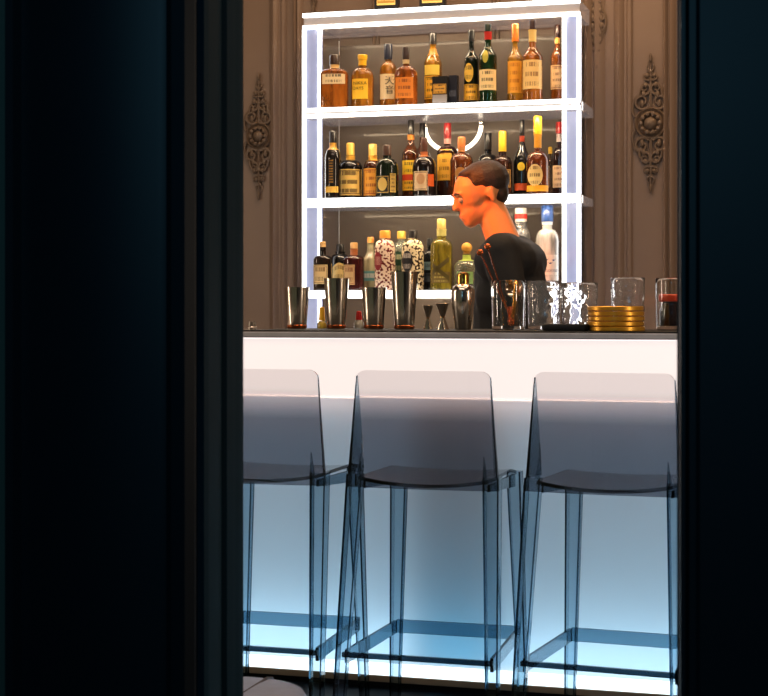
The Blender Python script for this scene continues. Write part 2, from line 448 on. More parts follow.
def make_stool():
    t = thing('bar_stool', 'x', 'bar stool', (0, 0, 0), 0, 'clear smoky bar stools')
    # backrest: trapezoid sheet with rounded top corners, bowed slightly toward the sitter
    zt, zb = 1.013, .70
    n = 14; pts = []
    r = .026
    def hw(z): return .206 + (.184 - .206) * (z - .73) / (zt - .73)
    rows = [zb + (zt - zb) * i / 10 for i in range(10)] + [zt - r + r * math.sin(a) for a in [i * PI / 2 / 6 for i in range(1, 7)]]
    rows = sorted(set([z for z in rows if z <= zt - r] + [zt - r + r * math.sin(i * PI / 2 / 6) for i in range(7)]))
    def half(z):
        w = hw(z)
        if z > zt - r: w -= r - math.sqrt(max(0, r * r - (z - (zt - r)) ** 2))
        return w
    mb = MB(); vs = []; fs = []
    for side in (0, 1):
        for z in rows:
            w = half(z)
            for i in range(n + 1):
                x = -w + 2 * w * i / n
                bow = -.012 * (1 - (x / .2) ** 2)
                lean = .012 * (z - .73) / .28
                th = .009 - .003 * (z - zb) / (zt - zb)
                vs.append((x, bow - lean * -1 + (th if side else 0), z))
    R = len(rows); C = n + 1
    for k in range(R - 1):
        for i in range(n):
            a = k * C + i
            fs.append((a, a + 1, a + C + 1, a + C)); o = R * C
            fs.append((o + a, o + a + C, o + a + C + 1, o + a + 1))
    def strip(idx):
        for a, b in zip(idx[:-1], idx[1:]): fs.append((a, R * C + a, R * C + b, b))
    strip([k * C for k in range(R)]); strip([(R - 1) * C + i for i in range(C)])
    strip([k * C + n for k in range(R)][::-1]); strip([i for i in range(C)][::-1])
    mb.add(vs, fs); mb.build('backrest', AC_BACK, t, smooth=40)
    # side flanges: the back edge turns forward and widens down into the leg
    for s in (-1, 1):
        fl = MB()
        lo = []; 
        def ring(z, d, w):
            x = s * hw(z); xi = x - s * w
            q = [(xi, .0, z), (x, .0, z), (x - s * d * .32, d, z), (xi - s * d * .32, d, z)]
            return q if s > 0 else q[::-1]
        zs = [(.735, .052, .007), (.80, .040, .006), (.89, .020, .005), (.998, -.003, .003)]
        n0 = 0
        vs = []; fs = []
        for z, d, w in zs: vs += ring(z, d + .008, w)
        for k in range(3):
            for i in range(4):
                j = (i + 1) % 4; fs.append((k * 4 + i, k * 4 + j, k * 4 + 4 + j, k * 4 + 4 + i))
        fs += [(3, 2, 1, 0), (12, 13, 14, 15)]
        fl.add(vs, fs, Matrix.Translation((s * .0005, .012, 0))); fl.build('side_flange', AC_LEG, t, smooth=0)
    # seat shell: saddle curved, drooping front edge
    nx, ny = 14, 8; vs = []; fs = []
    for side in (0, 1):
        for j in range(ny + 1):
            v = j / ny; y = .012 + v * .40; w = .178 - .006 * v
            for i in range(nx + 1):
                u = -1 + 2 * i / nx
                z = .728 - .017 * (1 - u * u) * (1 - .75 * v) - (.03 * max(0, v - .8) / .2) ** 1 * 1.0 * (v > .8) * .5
                vs.append((u * w, y, z - (0.010 if side else 0)))
    C = nx + 1; P = C * (ny + 1)
    for j in range(ny):
        for i in range(nx):
            a = j * C + i
            fs.append((a, a + 1, a + C + 1, a + C)); fs.append((P + a, P + a + C, P + a + C + 1, P + a + 1))
    for idx in ([i for i in range(C)], [ny * C + i for i in range(C)][::-1], [j * C for j in range(ny + 1)][::-1], [j * C + nx for j in range(ny + 1)]):
        for a, b in zip(idx[:-1], idx[1:]): fs.append((a, P + a, P + b, b))
    MB().add(vs, fs).build('seat', AC_SEAT, t, smooth=40)
    # apron plates under the seat sides
    for s in (-1, 1):
        MB().add([(s * .172 - .004, .045, .712), (s * .172 + .004, .045, .712), (s * .172 + .004, .375, .708), (s * .172 - .004, .375, .708),
                  (s * .172 - .004, .045, .692), (s * .172 + .004, .045, .692), (s * .172 + .004, .375, .672), (s * .172 - .004, .375, .672)],
                 [(0, 1, 2, 3), (7, 6, 5, 4), (0, 4, 5, 1), (1, 5, 6, 2), (2, 6, 7, 3), (3, 7, 4, 0)]).build('side_apron', AC_RAIL, t, smooth=0)
    # legs: open L section plates, tapering
    def lleg(top, bot, w0, w1, d0, d1, sx, sy, th=.005):
        def sect(c, w, d):
            cx, cy, cz = c; x0 = cx + sx * w / 2; y0 = cy - sy * d / 2   # outer corner
            xi = x0 - sx * w; yi = y0 + sy * d
            ys = y0 + sy * d * .62
            p = [(x0, y0, cz), (xi, y0, cz), (xi, ys, cz), (xi + sx * th, ys, cz), (xi + sx * th, y0 + sy * th, cz), (x0 - sx * th, y0 + sy * th, cz), (x0 - sx * th, yi, cz), (x0, yi, cz)]
            return p
        return MB().hexa(sect(bot, w1, d1), sect(top, w0, d0))
    for s in (-1, 1):
        lg = lleg((s * .187, .02, .735), (s * .211, -.085, 0), .044, .030, .045, .030, s, 1)
        # pointed tongue where the leg meets the backrest
        lg.add([(s * .166, .004, .735), (s * .178, .004, .735), (s * .1685, .004, .79), (s * .166, -.004, .735), (s * .178, -.004, .735), (s * .1685, -.002, .79)],
               [(0, 1, 2), (5, 4, 3), (0, 3, 4, 1), (1, 4, 5, 2), (2, 5, 3, 0)])
        lg.build('leg', AC_LEG, t, smooth=0)
    for s in (-1, 1):
        lleg((s * .170, .385, .715), (s * .192, .415, 0), .044, .026, .042, .028, s, -1).build('leg', AC_LEG, t, smooth=0)
    # foot rails
    def rail(a, b, h, th, name, m):
        a = Vector(a); b = Vector(b); d = (b - a).normalized(); nrm = Vector((-d.y, d.x, 0)).normalized() * th / 2
        vs = [a + nrm, a - nrm, b - nrm, b + nrm]; dz = Vector((0, 0, h))
        MB().hexa([tuple(v) for v in vs], [tuple(v + dz) for v in vs]).build(name, m, t, smooth=0)
    rail((-.204, -.048, .253), (.204, -.048, .253), .013, .013, 'foot_rail', AC_EDGE)
    rail((-.182, .400, .232), (.182, .400, .232), .038, .009, 'foot_rail', AC_RAIL)
    for s in (-1, 1):
        rail((s * .198, -.035, .234), (s * .182, .385, .234), .036, .009, 'foot_rail', AC_RAIL)
    return t

def copy_tree(o, parent=None):
    c = o.copy(); col.objects.link(c)
    if parent: c.parent = parent
    for ch in list(o.children): copy_tree(ch, c)
    return c
stool = make_stool()
for i, (x, lab) in enumerate([(-1.573, 'clear smoky bar stool leftmost of the three, cut off by the left door jamb'),
                              (-1.095, 'clear smoky bar stool in the middle of the three, seen whole'),
                              (-.616, 'clear smoky bar stool rightmost of the three, its edge behind the right jamb')]):
    o = stool if i == 0 else copy_tree(stool)
    o.location = (x, YS, 0); o['label'] = lab
    if i == 2: o.rotation_euler = (0, 0, math.radians(-4.5)); o.location = (x, YS + .012, 0)

# ------------------------------------------------------------------ display shelf
YSH = 6.16; YSB = 6.40
x0, x1 = xat(303, YSH), xat(581, YSH)
xm = (x0 + x1) / 2; hw_ = (x1 - x0) / 2
sh = thing('display_shelf', 'lit acrylic display shelf of bottles on the panelled wall', 'shelf', (xm, YSB, .95))
def sb(xa, xb, ya, yb, za, zb, name, m, par=None, bevel=0):
    return MB().box(xa - xm, xb - xm, ya - YSB, yb - YSB, za - .95, zb - .95).build(name, m, par or sh, bevel=bevel)
SHEET = mat('edge_lit_acrylic', (200, 190, 182), .25, trans=.6, ior=1.2, emit=(220, 214, 220), estr=.06, noise=.1, nscale=9)
SIDE = mat('edge_lit_side_acrylic', (170, 176, 200), .3, trans=.6, ior=1.15, emit=(186, 200, 244), estr=.22, noise=.25, nscale=12)
cw = .080
YBO = 6.06
for s, xa, xb in ((0, x0, x0 + cw), (1, x1 - cw + .008, x1)):
    up = sb(xa, xb, YSH, YSH + .014, .951, 2.312, 'side_stile', SIDE)
    lw = .014
    sb(xa, xa + lw, YSH - .010, YSH - .001, .951, 2.312, 'light_strip', LED, up)
    sb(xb - lw, xb, YSH - .010, YSH - .001, .951, 2.312, 'light_strip', LED, up)
    xi = xb - .005 if not s else xa
    sb(xi, xi + .005, YSH + .015, YSB, .951, 2.312, 'side_sheet', CLEAR)
    sb(xi - .001, xi + .006, YSB - .010, YSB - .004, .951, 2.30, 'back_edge', WHITE)
def shelf(z0, z1, strips, xa=None, xb=None, yf=YBO, name='shelf_board'):
    xa = xa if xa is not None else xat(303, yf); xb = xb if xb is not None else xat(580, yf)
    b = sb(xa + .002, xb - .002, yf + .004, YSB, z0, z1, name, SHEET)
    for a, c in strips: sb(xa, xb, yf - .006, yf + .003, a, c, 'light_strip', LED, b)
    # added lamp hidden behind the LED strip, brightens the bottles
    o = area('bottle_fill', ((xa + xb) / 2, yf + .012, z0 - .004), (math.radians(28), 0, 0), xb - xa - .1, .012, 2.6, (255, 226, 184))
    return b
shelf(2.314, 2.3755, [(2.312, 2.327), (2.361, 2.377)], yf=YSH - .004, name='top_board')
shelf(1.942, 1.9765, [(1.939, 1.953), (1.963, 1.978)])
shelf(1.586, 1.615, [(1.582, 1.597), (1.600, 1.617)])
shelf(1.222, 1.2475, [(1.219, 1.249)], xat(309, YBO), xat(577, YBO))
sb(x0 + cw, x1 - cw, YSB + .002, YSB + .008, .951, 2.28, 'back_sheet', mat('dark_glass_back', (88, 75, 65), .42, trans=0, noise=.15, nscale=4, coat=.1))

# back counter under the shelves
bc = thing('back_counter', 'dark back counter under the lit shelves, behind the bar', 'counter', (xm, 6.13, 0))
MB().box(-1.1, 1.1, -.22, .29, 0, .91).build('cabinet_body', mat('dark_cabinet', (40, 36, 34), .4, noise=.15), bc, bevel=.004)
MB().box(-1.12, 1.12, -.24, .295, .911, .95).build('work_top', STONE, bc, bevel=.003)

# neon loop hanging between the shelves
YN = 6.372
nl = thing('neon_loop', 'curved white tube light hanging behind the middle shelf', 'light', (xat(453, YN), YN, 1.926))
pts = [(.118 * math.cos(PI + PI * i / 24), 0, .105 * math.sin(PI + PI * i / 24)) for i in range(25)]
MB().tube(pts, .0085, 8).build('tube', LEDW, nl)
for s_ in (-1, 1):
    MB().lathe([(.011, -.004), (.012, 0), (.012, .012), (.010, .0135)], 14, Matrix.Translation((s_ * .118, 0, .001))).build('mount', STEEL, nl)

# ------------------------------------------------------------------ lettering
def text_mesh(s, size):
    c = bpy.data.curves.new('txt', 'FONT'); c.body = s; c.size = size; c.align_x = 'CENTER'; c.align_y = 'CENTER'
    c.resolution_u = 3
    o = bpy.data.objects.new('txt', c); col.objects.link(o)
    dg = bpy.context.evaluated_depsgraph_get()
    me = bpy.data.meshes.new_from_object(o.evaluated_get(dg))
    vs = [tuple(v.co) for v in me.vertices]; fs = [tuple(p.vertices) for p in me.polygons]
    bpy.data.objects.remove(o); bpy.data.curves.remove(c); bpy.data.meshes.remove(me)
    return vs, fs

# ------------------------------------------------------------------ bottles
def bottle(name, label, Y, zb, x0, x1, yt, yb, shoulder, neck, cap, glass, capcol, labels=(), n=2.0, dr=1.0, style='round',
           neckw=.34, foil=None, capw=None, capmetal=0, group=None, face=.6, trans=.55, cat='bottle', capshape='flat', taper=1.0, texts=(), gl=None, extra=None):
    """pixel extents read off the photograph are turned into metres at plane Y.
    shoulder: py where the body ends; neck: py where the neck starts; cap: py of the cap's lower rim"""
    pc = (x0 + x1) / 2; k = 1 / sc(pc, Y); yb = HY - (zb - HC) / k
    X = xat(pc, Y); R = (x1 - x0) * k / 2
    if dr is None: dr = 1
    t = thing(name, label, cat, (X, Y, zb), facing(X, Y, face), group)
    z = lambda py: (yb - py) * k
    zs, zn, zc, zt = z(shoulder), z(neck), z(cap), z(yt)
    rn = R * neckw
    prof = [(R * .90 * taper, 0), (R * .98 * taper, .003), (R * taper, .008)]; ex = [n] * 3; D = [dr] * 3
    prof += [(R * (taper + (1 - taper) * i / 4), .008 + (zs - .008) * i / 4) for i in range(1, 5)]; ex += [n] * 4; D += [dr] * 4
    ns = 8
    for i in range(1, ns + 1):
        u = i / ns
        if style == 'round': f = math.sqrt(max(0, 1 - u * u)) ; f = rn + (R - rn) * f; 
        elif style == 'slope': f = rn + (R - rn) * (1 - (3 * u * u - 2 * u ** 3))
        else: f = rn + (R - rn) * (1 - u ** 2.4)
        prof.append((f, zs + (zn - zs) * u)); ex.append(n + (2 - n) * u); D.append(dr + (1 - dr) * u)
    prof += [(rn * .97, zn + (zc - zn) * .5), (rn, zc - .002), (rn * 1.08, zc - .001), (rn * 1.08, zc + .001)]; ex += [2] * 4; D += [1] * 4
    MB().lathe(prof, 28, None, ex, D).build('body', gl or gmat(glass, trans), t, smooth=50)
    rc = (capw * k / 2) if capw else rn * 1.12
    cm = cmat(capcol, .3, capmetal)
    if capshape == 'ball':
        c = MB().lathe([(rn * .8, zc), (rn * .8, zc + .006), (rc * .7, zc + .008)] + [(rc * math.cos(a), zc + (zt - zc) * .55 + (zt - zc) * .45 * math.sin(a)) for a in [(-.9 + 1.8 * i / 8) * PI / 2 for i in range(9)]], 18)
    elif capshape == 'flare':
        c = MB().lathe([(rc * .86, zc + .001), (rc * .86, zc + (zt - zc) * .5), (rc * 1.0, zc + (zt - zc) * .55), (rc * 1.06, zt - .002), (rc * .98, zt)], 18)
    else:
        c = MB().lathe([(rc, zc + .001), (rc, zt - .004), (rc * .9, zt - .001), (rc * .8, zt)], 18)
    c.build('cap', cm, t, smooth=40)
    if foil:
        fa, fb, fc = foil   # collar on the neck
        def rad(zz):
            for (r0, q0), (r1, q1) in zip(prof[:-1], prof[1:]):
                if q0 <= zz <= q1 and q1 > q0: return r0 + (r1 - r0) * (zz - q0) / (q1 - q0)
            return rn
        zz = [z(fb) + (z(fa) - z(fb)) * i / 4 for i in range(5)]
        MB().lathe([(rad(q) + .0012, q) for q in zz], 18).build('neck_band', cmat(fc, .35), t, smooth=50)
    def surf(lx, lz, off=.0009):
        rr = R
        if lz > zs:
            u = min(1, (lz - zs) / max(1e-6, zn - zs))
            rr = rn + (R - rn) * (math.sqrt(max(0, 1 - u * u)) if style == 'round' else (1 - (3 * u * u - 2 * u ** 3)))
        else: rr = R * (taper + (1 - taper) * max(0, lz) / max(zs, 1e-6))
        q = min(.999, abs(lx) / rr)
        return -(rr * dr) * (1 - q ** n) ** (1 / n) - off
    parts = []
    for lb in labels:
        a, b, ya, yb_, m = lb[:5]; shape = lb[5] if len(lb) > 5 else 'rect'
        lx0 = max((a - pc) * k, -R * .985); lx1 = min((b - pc) * k, R * .985)
        za, zb_ = z(yb_), z(ya)
        mb = MB(); uv = []; vs = []; fs = []
        if shape == 'oval':
            na, nr = 24, 5; cxx, czz = (lx0 + lx1) / 2, (za + zb_) / 2
            for j in range(nr + 1):
                for i in range(na):
                    aa = 2 * PI * i / na; f = max(.02, j / nr)
                    lx = cxx + f * (lx1 - lx0) / 2 * math.cos(aa); lz = czz + f * (zb_ - za) / 2 * math.sin(aa)
                    vs.append((lx, surf(lx, lz, .0016), lz)); uv.append((.5 + .5 * f * math.cos(aa), .5 + .5 * f * math.sin(aa)))
            for j in range(nr):
                for i in range(na):
                    q = (i + 1) % na; fs.append((j * na + i, j * na + q, (j + 1) * na + q, (j + 1) * na + i))
            fs.append(tuple(range(na)))
        else:
            nx, nz = 12, 5
            for j in range(nz + 1):
                for i in range(nx + 1):
                    lx = lx0 + (lx1 - lx0) * i / nx; lz = za + (zb_ - za) * j / nz
                    if shape == 'arch': 
                        top = zb_ - (zb_ - za) * .25 * (abs(2 * i / nx - 1)) ** 2
                        lz = za + (top - za) * j / nz
                    vs.append((lx, surf(lx, lz, .0009 if len(parts) == 0 else .0016), lz)); uv.append((i / nx, j / nz))
            for j in range(nz):
                for i in range(nx):
                    q = j * (nx + 1) + i; fs.append((q, q + 1, q + nx + 2, q + nx + 1))
        mb.add(vs, fs); mb.uv = uv
        parts.append(mb.build(lb[6] if len(lb) > 6 else 'paper_label', m, t, smooth=50, fix=False))
    for s, px, py, hpx, colr in texts:
        vs, fs = text_mesh(s, hpx * k * 1.35)
        cxx = (px - pc) * k; cz = z(py)
        v2 = [(cxx + x, surf(cxx + x, cz + y, .0026), cz + y) for x, y, _ in vs]
        MB().add(v2, fs).build('lettering', cmat(colr, .5, 0, 0), parts[0] if parts else t, smooth=0, fix=False)
    if extra: extra(t, k, R, z, surf)
    return t

CRM = (236, 214, 168); CRM2 = (228, 200, 140); YEL = (240, 186, 52); ORG = (226, 140, 48); INK = (40, 28, 20)
Y1 = 6.15; Z1 = 1.9775; Z2 = 1.616; Z3 = 1.2485
AMB = (196, 112, 30); AMB2 = (216, 140, 40); BRN = (84, 40, 18); BLK = (20, 16, 14); GRN = (30, 52, 30); DGR = (20, 34, 24)
g1, g2, g3 = 'bottles on the upper shelf', 'bottles on the middle shelf', 'bottles on the lower shelf'
W = 'whisky_bottle'
# --- upper shelf
bottle(W, 'broad amber decanter bottle with dark stopper, first from left on the upper shelf', 6.115, Z1, 320.5, 348.5, 55, 106, 75, 68, 65, AMB, (52, 34, 26),
       [(323, 346, 74, 85, label_mat(CRM, INK, 2, False))], n=4, dr=.6, style='shoulder', neckw=.3, foil=(65, 69, (214, 180, 120)), group=g1, capw=10)
bottle(W, 'amber bottle with bright yellow label and yellow cap, second on the upper shelf', 6.15, Z1, 351, 374, 55, 105.5, 78, 68, 66, AMB2, (244, 190, 40),
       [(353, 369, 80, 100, label_mat((246, 196, 44), (120, 80, 10), 0, False))], n=2.4, dr=.85, neckw=.34, group=g1, capw=9.5, capshape='flare',
       texts=[('NIKKA', 361, 84.5, 3.4, (90, 66, 20)), ('DAYS', 359, 89.5, 3.4, (90, 66, 20))])
bottle(W, 'amber bottle with dark blue cap and brush lettered cream label on the upper shelf', 6.185, Z1, 379.5, 397, 44, 105, 73, 62, 60, AMB2, (28, 34, 52),
       [(380.5, 395, 75, 100, label_mat(CRM, (150, 120, 80), 0, False))], style='round', neckw=.36, group=g1, capw=8.5,
       texts=[('天', 390.5, 82, 7.0, (30, 24, 20)), ('音', 390.5, 91.5, 6.5, (30, 24, 20))])
bottle(W, 'flat round shouldered bourbon bottle with orange label on the upper shelf', 6.115, Z1, 394.5, 417.5, 47, 104, 76, 66, 60, (200, 108, 30), (44, 28, 22),
       [(396, 414, 78, 99, label_mat((222, 130, 40), (120, 56, 10), 3, False))], dr=.6, n=2.4, neckw=.27, foil=(60, 64, (216, 196, 150)), group=g1, capw=7, capmetal=0)
bottle(W, 'tall golden bottle with yellow label behind a small black box, upper shelf', 6.21, Z1, 424, 442, 33, 103, 64, 50, 45, (214, 150, 40), (24, 20, 20),
       [(425, 440, 66, 76, label_mat((246, 214, 90), (180, 130, 20), 0, False)), (425, 441, 77, 100, label_mat((240, 180, 44), INK, 4))], style='slope', neckw=.36, foil=(49, 56, (180, 120, 30)), group=g1, capw=7)
bottle(W, 'dark green bottle with two yellow labels, left of the green bottle on the upper shelf', 6.165, Z1, 464, 479, 30, 102, 60, 50, 42, DGR, (22, 26, 26),
       [(464.5, 474, 64, 83, label_mat((232, 190, 70), INK, 2, False), 'oval'), (464.2, 478.6, 85, 101, label_mat((236, 178, 56), INK, 3))], style='slope', neckw=.36, group=g1, capw=6.2)
bottle(W, 'green bottle with red neck band and cream label on the upper shelf', 6.125, Z1, 479, 497, 24, 101, 57, 46, 32, (34, 78, 42), (26, 44, 34),
       [(479.6, 496.5, 70.5, 91, label_mat((240, 212, 150), INK, 3, False)), (483, 489, 51, 64, label_mat((190, 180, 70), INK, 0, False), 'oval')], style='slope', neckw=.38, foil=(32, 40, (188, 40, 30)), group=g1, capw=7, trans=.7,
       )
bottle(W, 'pale golden bottle with orange cap and orange label on the upper shelf', 6.175, Z1, 507, 523.5, 24, 101, 60, 48, 42, (232, 160, 50), (222, 120, 34),
       [(508, 522, 62, 94, label_mat((240, 168, 50), (190, 110, 20), 4, False))], style='slope', neckw=.36, group=g1, capw=7)
bottle(W, 'tall amber bottle with cream label and brown cap, tallest on the upper shelf', 6.125, Z1, 522.5, 542.5, 20, 100, 58, 46, 30, (206, 122, 36), (50, 28, 24),
       [(523, 542, 61, 90, label_mat((242, 204, 130), (150, 100, 50), 3, False))], style='slope', neckw=.36, foil=(30, 42, (232, 200, 120)), group=g1, capw=6.5)
bottle(W, 'amber bottle with cream label behind the right lit post, upper shelf', 6.25, Z1, 550.5, 564.5, 25, 99, 58, 46, 38, (190, 104, 36), (58, 34, 28),
       [(551, 564, 66, 90, label_mat((240, 200, 140), (150, 90, 50), 4))], style='slope', neckw=.36, foil=(38, 44, (230, 180, 90)), group=g1, capw=6)

def carton(name, label, x0, x1, y0, y1, Y, zb, body, fr, ink, bot=None, group=None, dep=.045):
    pc = (x0 + x1) / 2; k = 1 / sc(pc, Y); X = xat(pc, Y); w = (x1 - x0) * k / 2; h = (HY - y0) * k + HC - zb
    t = thing(name, label, 'box', (X, Y, zb), facing(X, Y, .3), group)
    MB().box(-w, w, 0, dep, 0, h).build('carton_body', body, t, bevel=.0015)
    mb = MB(); a, b, c, d = fr
    mb.add([(-w * a, -.0012, h * c), (w * b, -.0012, h * c), (w * b, -.0012, h * d), (-w * a, -.0012, h * d)], [(0, 1, 2, 3)])
    mb.uv = [(0, 0), (1, 0), (1, 1), (0, 1)]
    mb.build('paper_label', ink, t, fix=False)
    if bot:
        MB().add([(-w * .95, -.0012, h * .05), (w * .95, -.0012, h * .05), (w * .95, -.0012, h * c * .9), (-w * .95, -.0012, h * c * .9)], [(0, 1, 2, 3)]).build('lower_band', bot, t, fix=False)
    return t
BLACKCARD = mat('black_card', (20, 20, 22), .4, noise=.1)
carton('gift_box', 'small black box with gold label in front of the tall golden bottle', 432, 447.5, 76, 104, 6.072, Z1, BLACKCARD, (.85, .85, .38, .72), label_mat((214, 160, 60), INK, 3), mat('grey_card', (150, 144, 140), .5))
carton('spirit_box', 'dark blue box beside the small gold labelled box on the upper shelf', 448.5, 457, 75, 103.5, 6.13, Z1, mat('navy_card', (26, 30, 44), .4, noise=.1), (.8, .8, .3, .5), mat('grey_print', (70, 74, 86), .5))
for x0_, x1_, l_ in ((374, 398, 'black framed box with cream label on top of the shelves, left one'), (419, 445, 'black framed box with cream label on top of the shelves, right one')):
    pc = (x0_ + x1_) / 2
    carton('gift_box', l_, x0_, x1_, -50, 10, 6.175, 2.377, BLACKCARD, (.78, .78, .085, .92), label_mat((246, 214, 120), (170, 110, 20), 7, True), None, 'black boxes on top of the shelves')

# --- middle shelf
Rm = 'rum_bottle'
bottle(Rm, 'black bottle with vertical gold print, first from left on the middle shelf', 6.11, Z2, 325, 341, 131, 197, 160, 148, 143, BLK, (22, 18, 18),
       [(329, 335, 160, 184, label_mat((24, 18, 14), (180, 130, 50), 9, False, .42)), (326, 339, 187, 193, label_mat((240, 190, 80), INK, 0, False))], style='round', neckw=.42, foil=(143, 150, (190, 140, 50)), group=g2, capw=7, trans=.1)
bottle(Rm, 'squat dark bottle with a wide cream label and gold cap, second on the middle shelf', 6.185, Z2, 338.5, 362.5, 143, 197, 168, 160, 156, BLK, (228, 180, 76),
       [(339, 362, 170, 196, label_mat((234, 196, 104), (60, 34, 14), 3, True, .4))], style='round', neckw=.36, foil=(156, 160, (214, 160, 60)), group=g2, capw=8.5, trans=.15)
bottle(Rm, 'dark bottle with orange gold label partly hidden by the green squat bottle', 6.195, Z2, 363.5, 382, 144, 197, 168, 160, 156, BRN, (232, 186, 96),
       [(364, 380, 169, 196, label_mat((228, 160, 56), (150, 60, 16), 4))], style='round', neckw=.46, foil=(156, 161, (220, 160, 60)), group=g2, capw=8.5, trans=.3)
bottle(Rm, 'squat dark green bottle with a framed portrait label on the middle shelf', 6.115, Z2, 375.5, 398.5, 145, 196, 170, 158, 156, (24, 36, 22), (64, 40, 28),
       [(376.5, 390, 176, 194, label_mat((30, 30, 24), (210, 170, 80), 0, True)), (378.5, 388, 178, 191.5, label_mat((224, 190, 100), (50, 36, 20), 0, False), 'oval'), (391, 396.5, 174, 193, label_mat((200, 164, 80), INK, 5, False))],
       dr=.8, neckw=.36, group=g2, capw=8.5, trans=.3)
bottle(Rm, 'tall bottle with black cap and yellow red label on the middle shelf', 6.19, Z2, 402, 420, 120, 197, 155, 142, 135, (110, 54, 20), (20, 18, 18),
       [(402.6, 419, 161, 175, label_mat((246, 200, 44), INK, 2, False)), (402.6, 419, 175, 181, label_mat((226, 70, 30), INK, 0, False)), (402.6, 419, 181, 191, label_mat((244, 184, 44), INK, 2, False))], style='slope', neckw=.36, foil=(135, 140, (190, 120, 50)), group=g2, capw=6.5)
bottle(Rm, 'slim bottle with dark cap standing behind the round shouldered bottle, middle shelf', 6.27, Z2, 414, 431, 123, 194, 158, 144, 138, (96, 44, 20), (30, 24, 28),
       [(415, 430, 165, 186, label_mat((220, 150, 60), INK, 3))], style='slope', neckw=.36, group=g2, capw=6.5)
bottle(Rm, 'black round shouldered bottle with cream portrait label and orange side strip', 6.11, Z2, 412.5, 436, 138, 197, 168, 156, 152, (24, 16, 14), (70, 36, 24),
       [(414.5, 428.5, 172, 191, label_mat((236, 206, 160), (90, 50, 30), 0, True)), (429, 434.5, 175, 187, label_mat((226, 96, 30), INK, 0, False)), (417.5, 426, 174.5, 185, label_mat((216, 168, 120), (60, 34, 20), 0, False), 'oval')], style='round', neckw=.3, foil=(152, 157, (190, 110, 60)), group=g2, capw=7, trans=.2)
bottle(Rm, 'dark bottle with dripping red wax top and yellow label on the middle shelf', 6.195, Z2, 437, 458, 123, 195.5, 153, 146, 139, (58, 24, 16), (148, 24, 26),
       [(437.5, 452.5, 150, 181, label_mat((242, 182, 60), (150, 90, 16), 4, False))], style='round', neckw=.32, foil=(138, 144, (210, 160, 150)), group=g2, capw=7.5, trans=.3)
bottle(Rm, 'round amber decanter with copper stopper beside the bartender\'s face', 6.11, Z2, 450, 473, 137, 195, 162, 153, 148, (150, 76, 26), (206, 120, 60),
       [(456, 467, 168, 180, label_mat((190, 130, 60), INK, 0, False), 'oval')], style='round', neckw=.3, foil=(147, 152, (200, 130, 70)), group=g2, capw=8)
bottle(Rm, 'black bottle with studded black cap directly behind the bartender\'s head', 6.24, Z2, 478, 498, 133, 194, 163, 154, 150, BLK, (24, 22, 24),
       [(480, 496, 168, 186, label_mat((60, 50, 40), (180, 150, 90), 3))], style='round', neckw=.36, group=g2, capw=7.5, trans=.1)
bottle(Rm, 'brown bottle with tall yellow cap just right of the bartender\'s head', 6.165, Z2, 493, 512, 131, 192, 163, 156, 152, (74, 38, 20), (240, 190, 40),
       [(494, 511, 170, 188, label_mat((206, 160, 84), INK, 0, True))], style='round', neckw=.4, group=g2, capw=8, trans=.3)
bottle(Rm, 'tall black tapered bottle with round gold seal on the middle shelf', 6.2, Z2, 513.5, 530.5, 120, 193, 163, 140, 133, (24, 26, 24), (22, 20, 22),
       [(518, 525.5, 163, 171.5, label_mat((232, 196, 50), INK, 0, False), 'oval'), (515, 529, 184, 191, label_mat((200, 80, 30), INK, 0, False))], style='slope', neckw=.28, foil=(136, 142, (170, 60, 30)), group=g2, capw=5, trans=.2)
bottle(Rm, 'cognac bottle with yellow foil neck and oval cream label on the middle shelf', 6.13, Z2, 526.5, 549, 116, 193, 162, 151, 135, (150, 70, 24), (242, 176, 34),
       [(528, 543.5, 165, 187, label_mat((240, 206, 130), (120, 80, 30), 3, False), 'oval', 'oval_label'), (527, 548.5, 186, 192, label_mat((240, 170, 30), INK, 0, False))], style='round', neckw=.32, foil=(135, 148, (206, 140, 30)), group=g2, capw=8.5)
bottle(Rm, 'dark amber bottle with red cap and cream label behind the right lit post, middle shelf', 6.245, Z2, 552.5, 565.5, 122, 191, 157, 147, 134, (56, 26, 20), (196, 40, 34),
       [(553, 565, 166, 188, label_mat((240, 200, 150), (150, 80, 50), 4, False))], style='round', neckw=.36, foil=(134, 142, (220, 200, 190)), group=g2, capw=6.5, trans=.3)
bottle('miniature_bottle', 'miniature with gold cap, left of a twin behind the cognac bottle', 6.345, Z2, 547, 553.5, 147, 190, 166, 158, 154, (120, 80, 40), (240, 190, 60), [], group=g2, capw=4, trans=.5)
bottle('miniature_bottle', 'miniature with gold cap, right of a twin next to the red capped bottle', 6.345, Z2, 554.5, 561, 147, 190, 166, 158, 154, (120, 80, 40), (240, 190, 60), [], group=g2, capw=4, trans=.5)

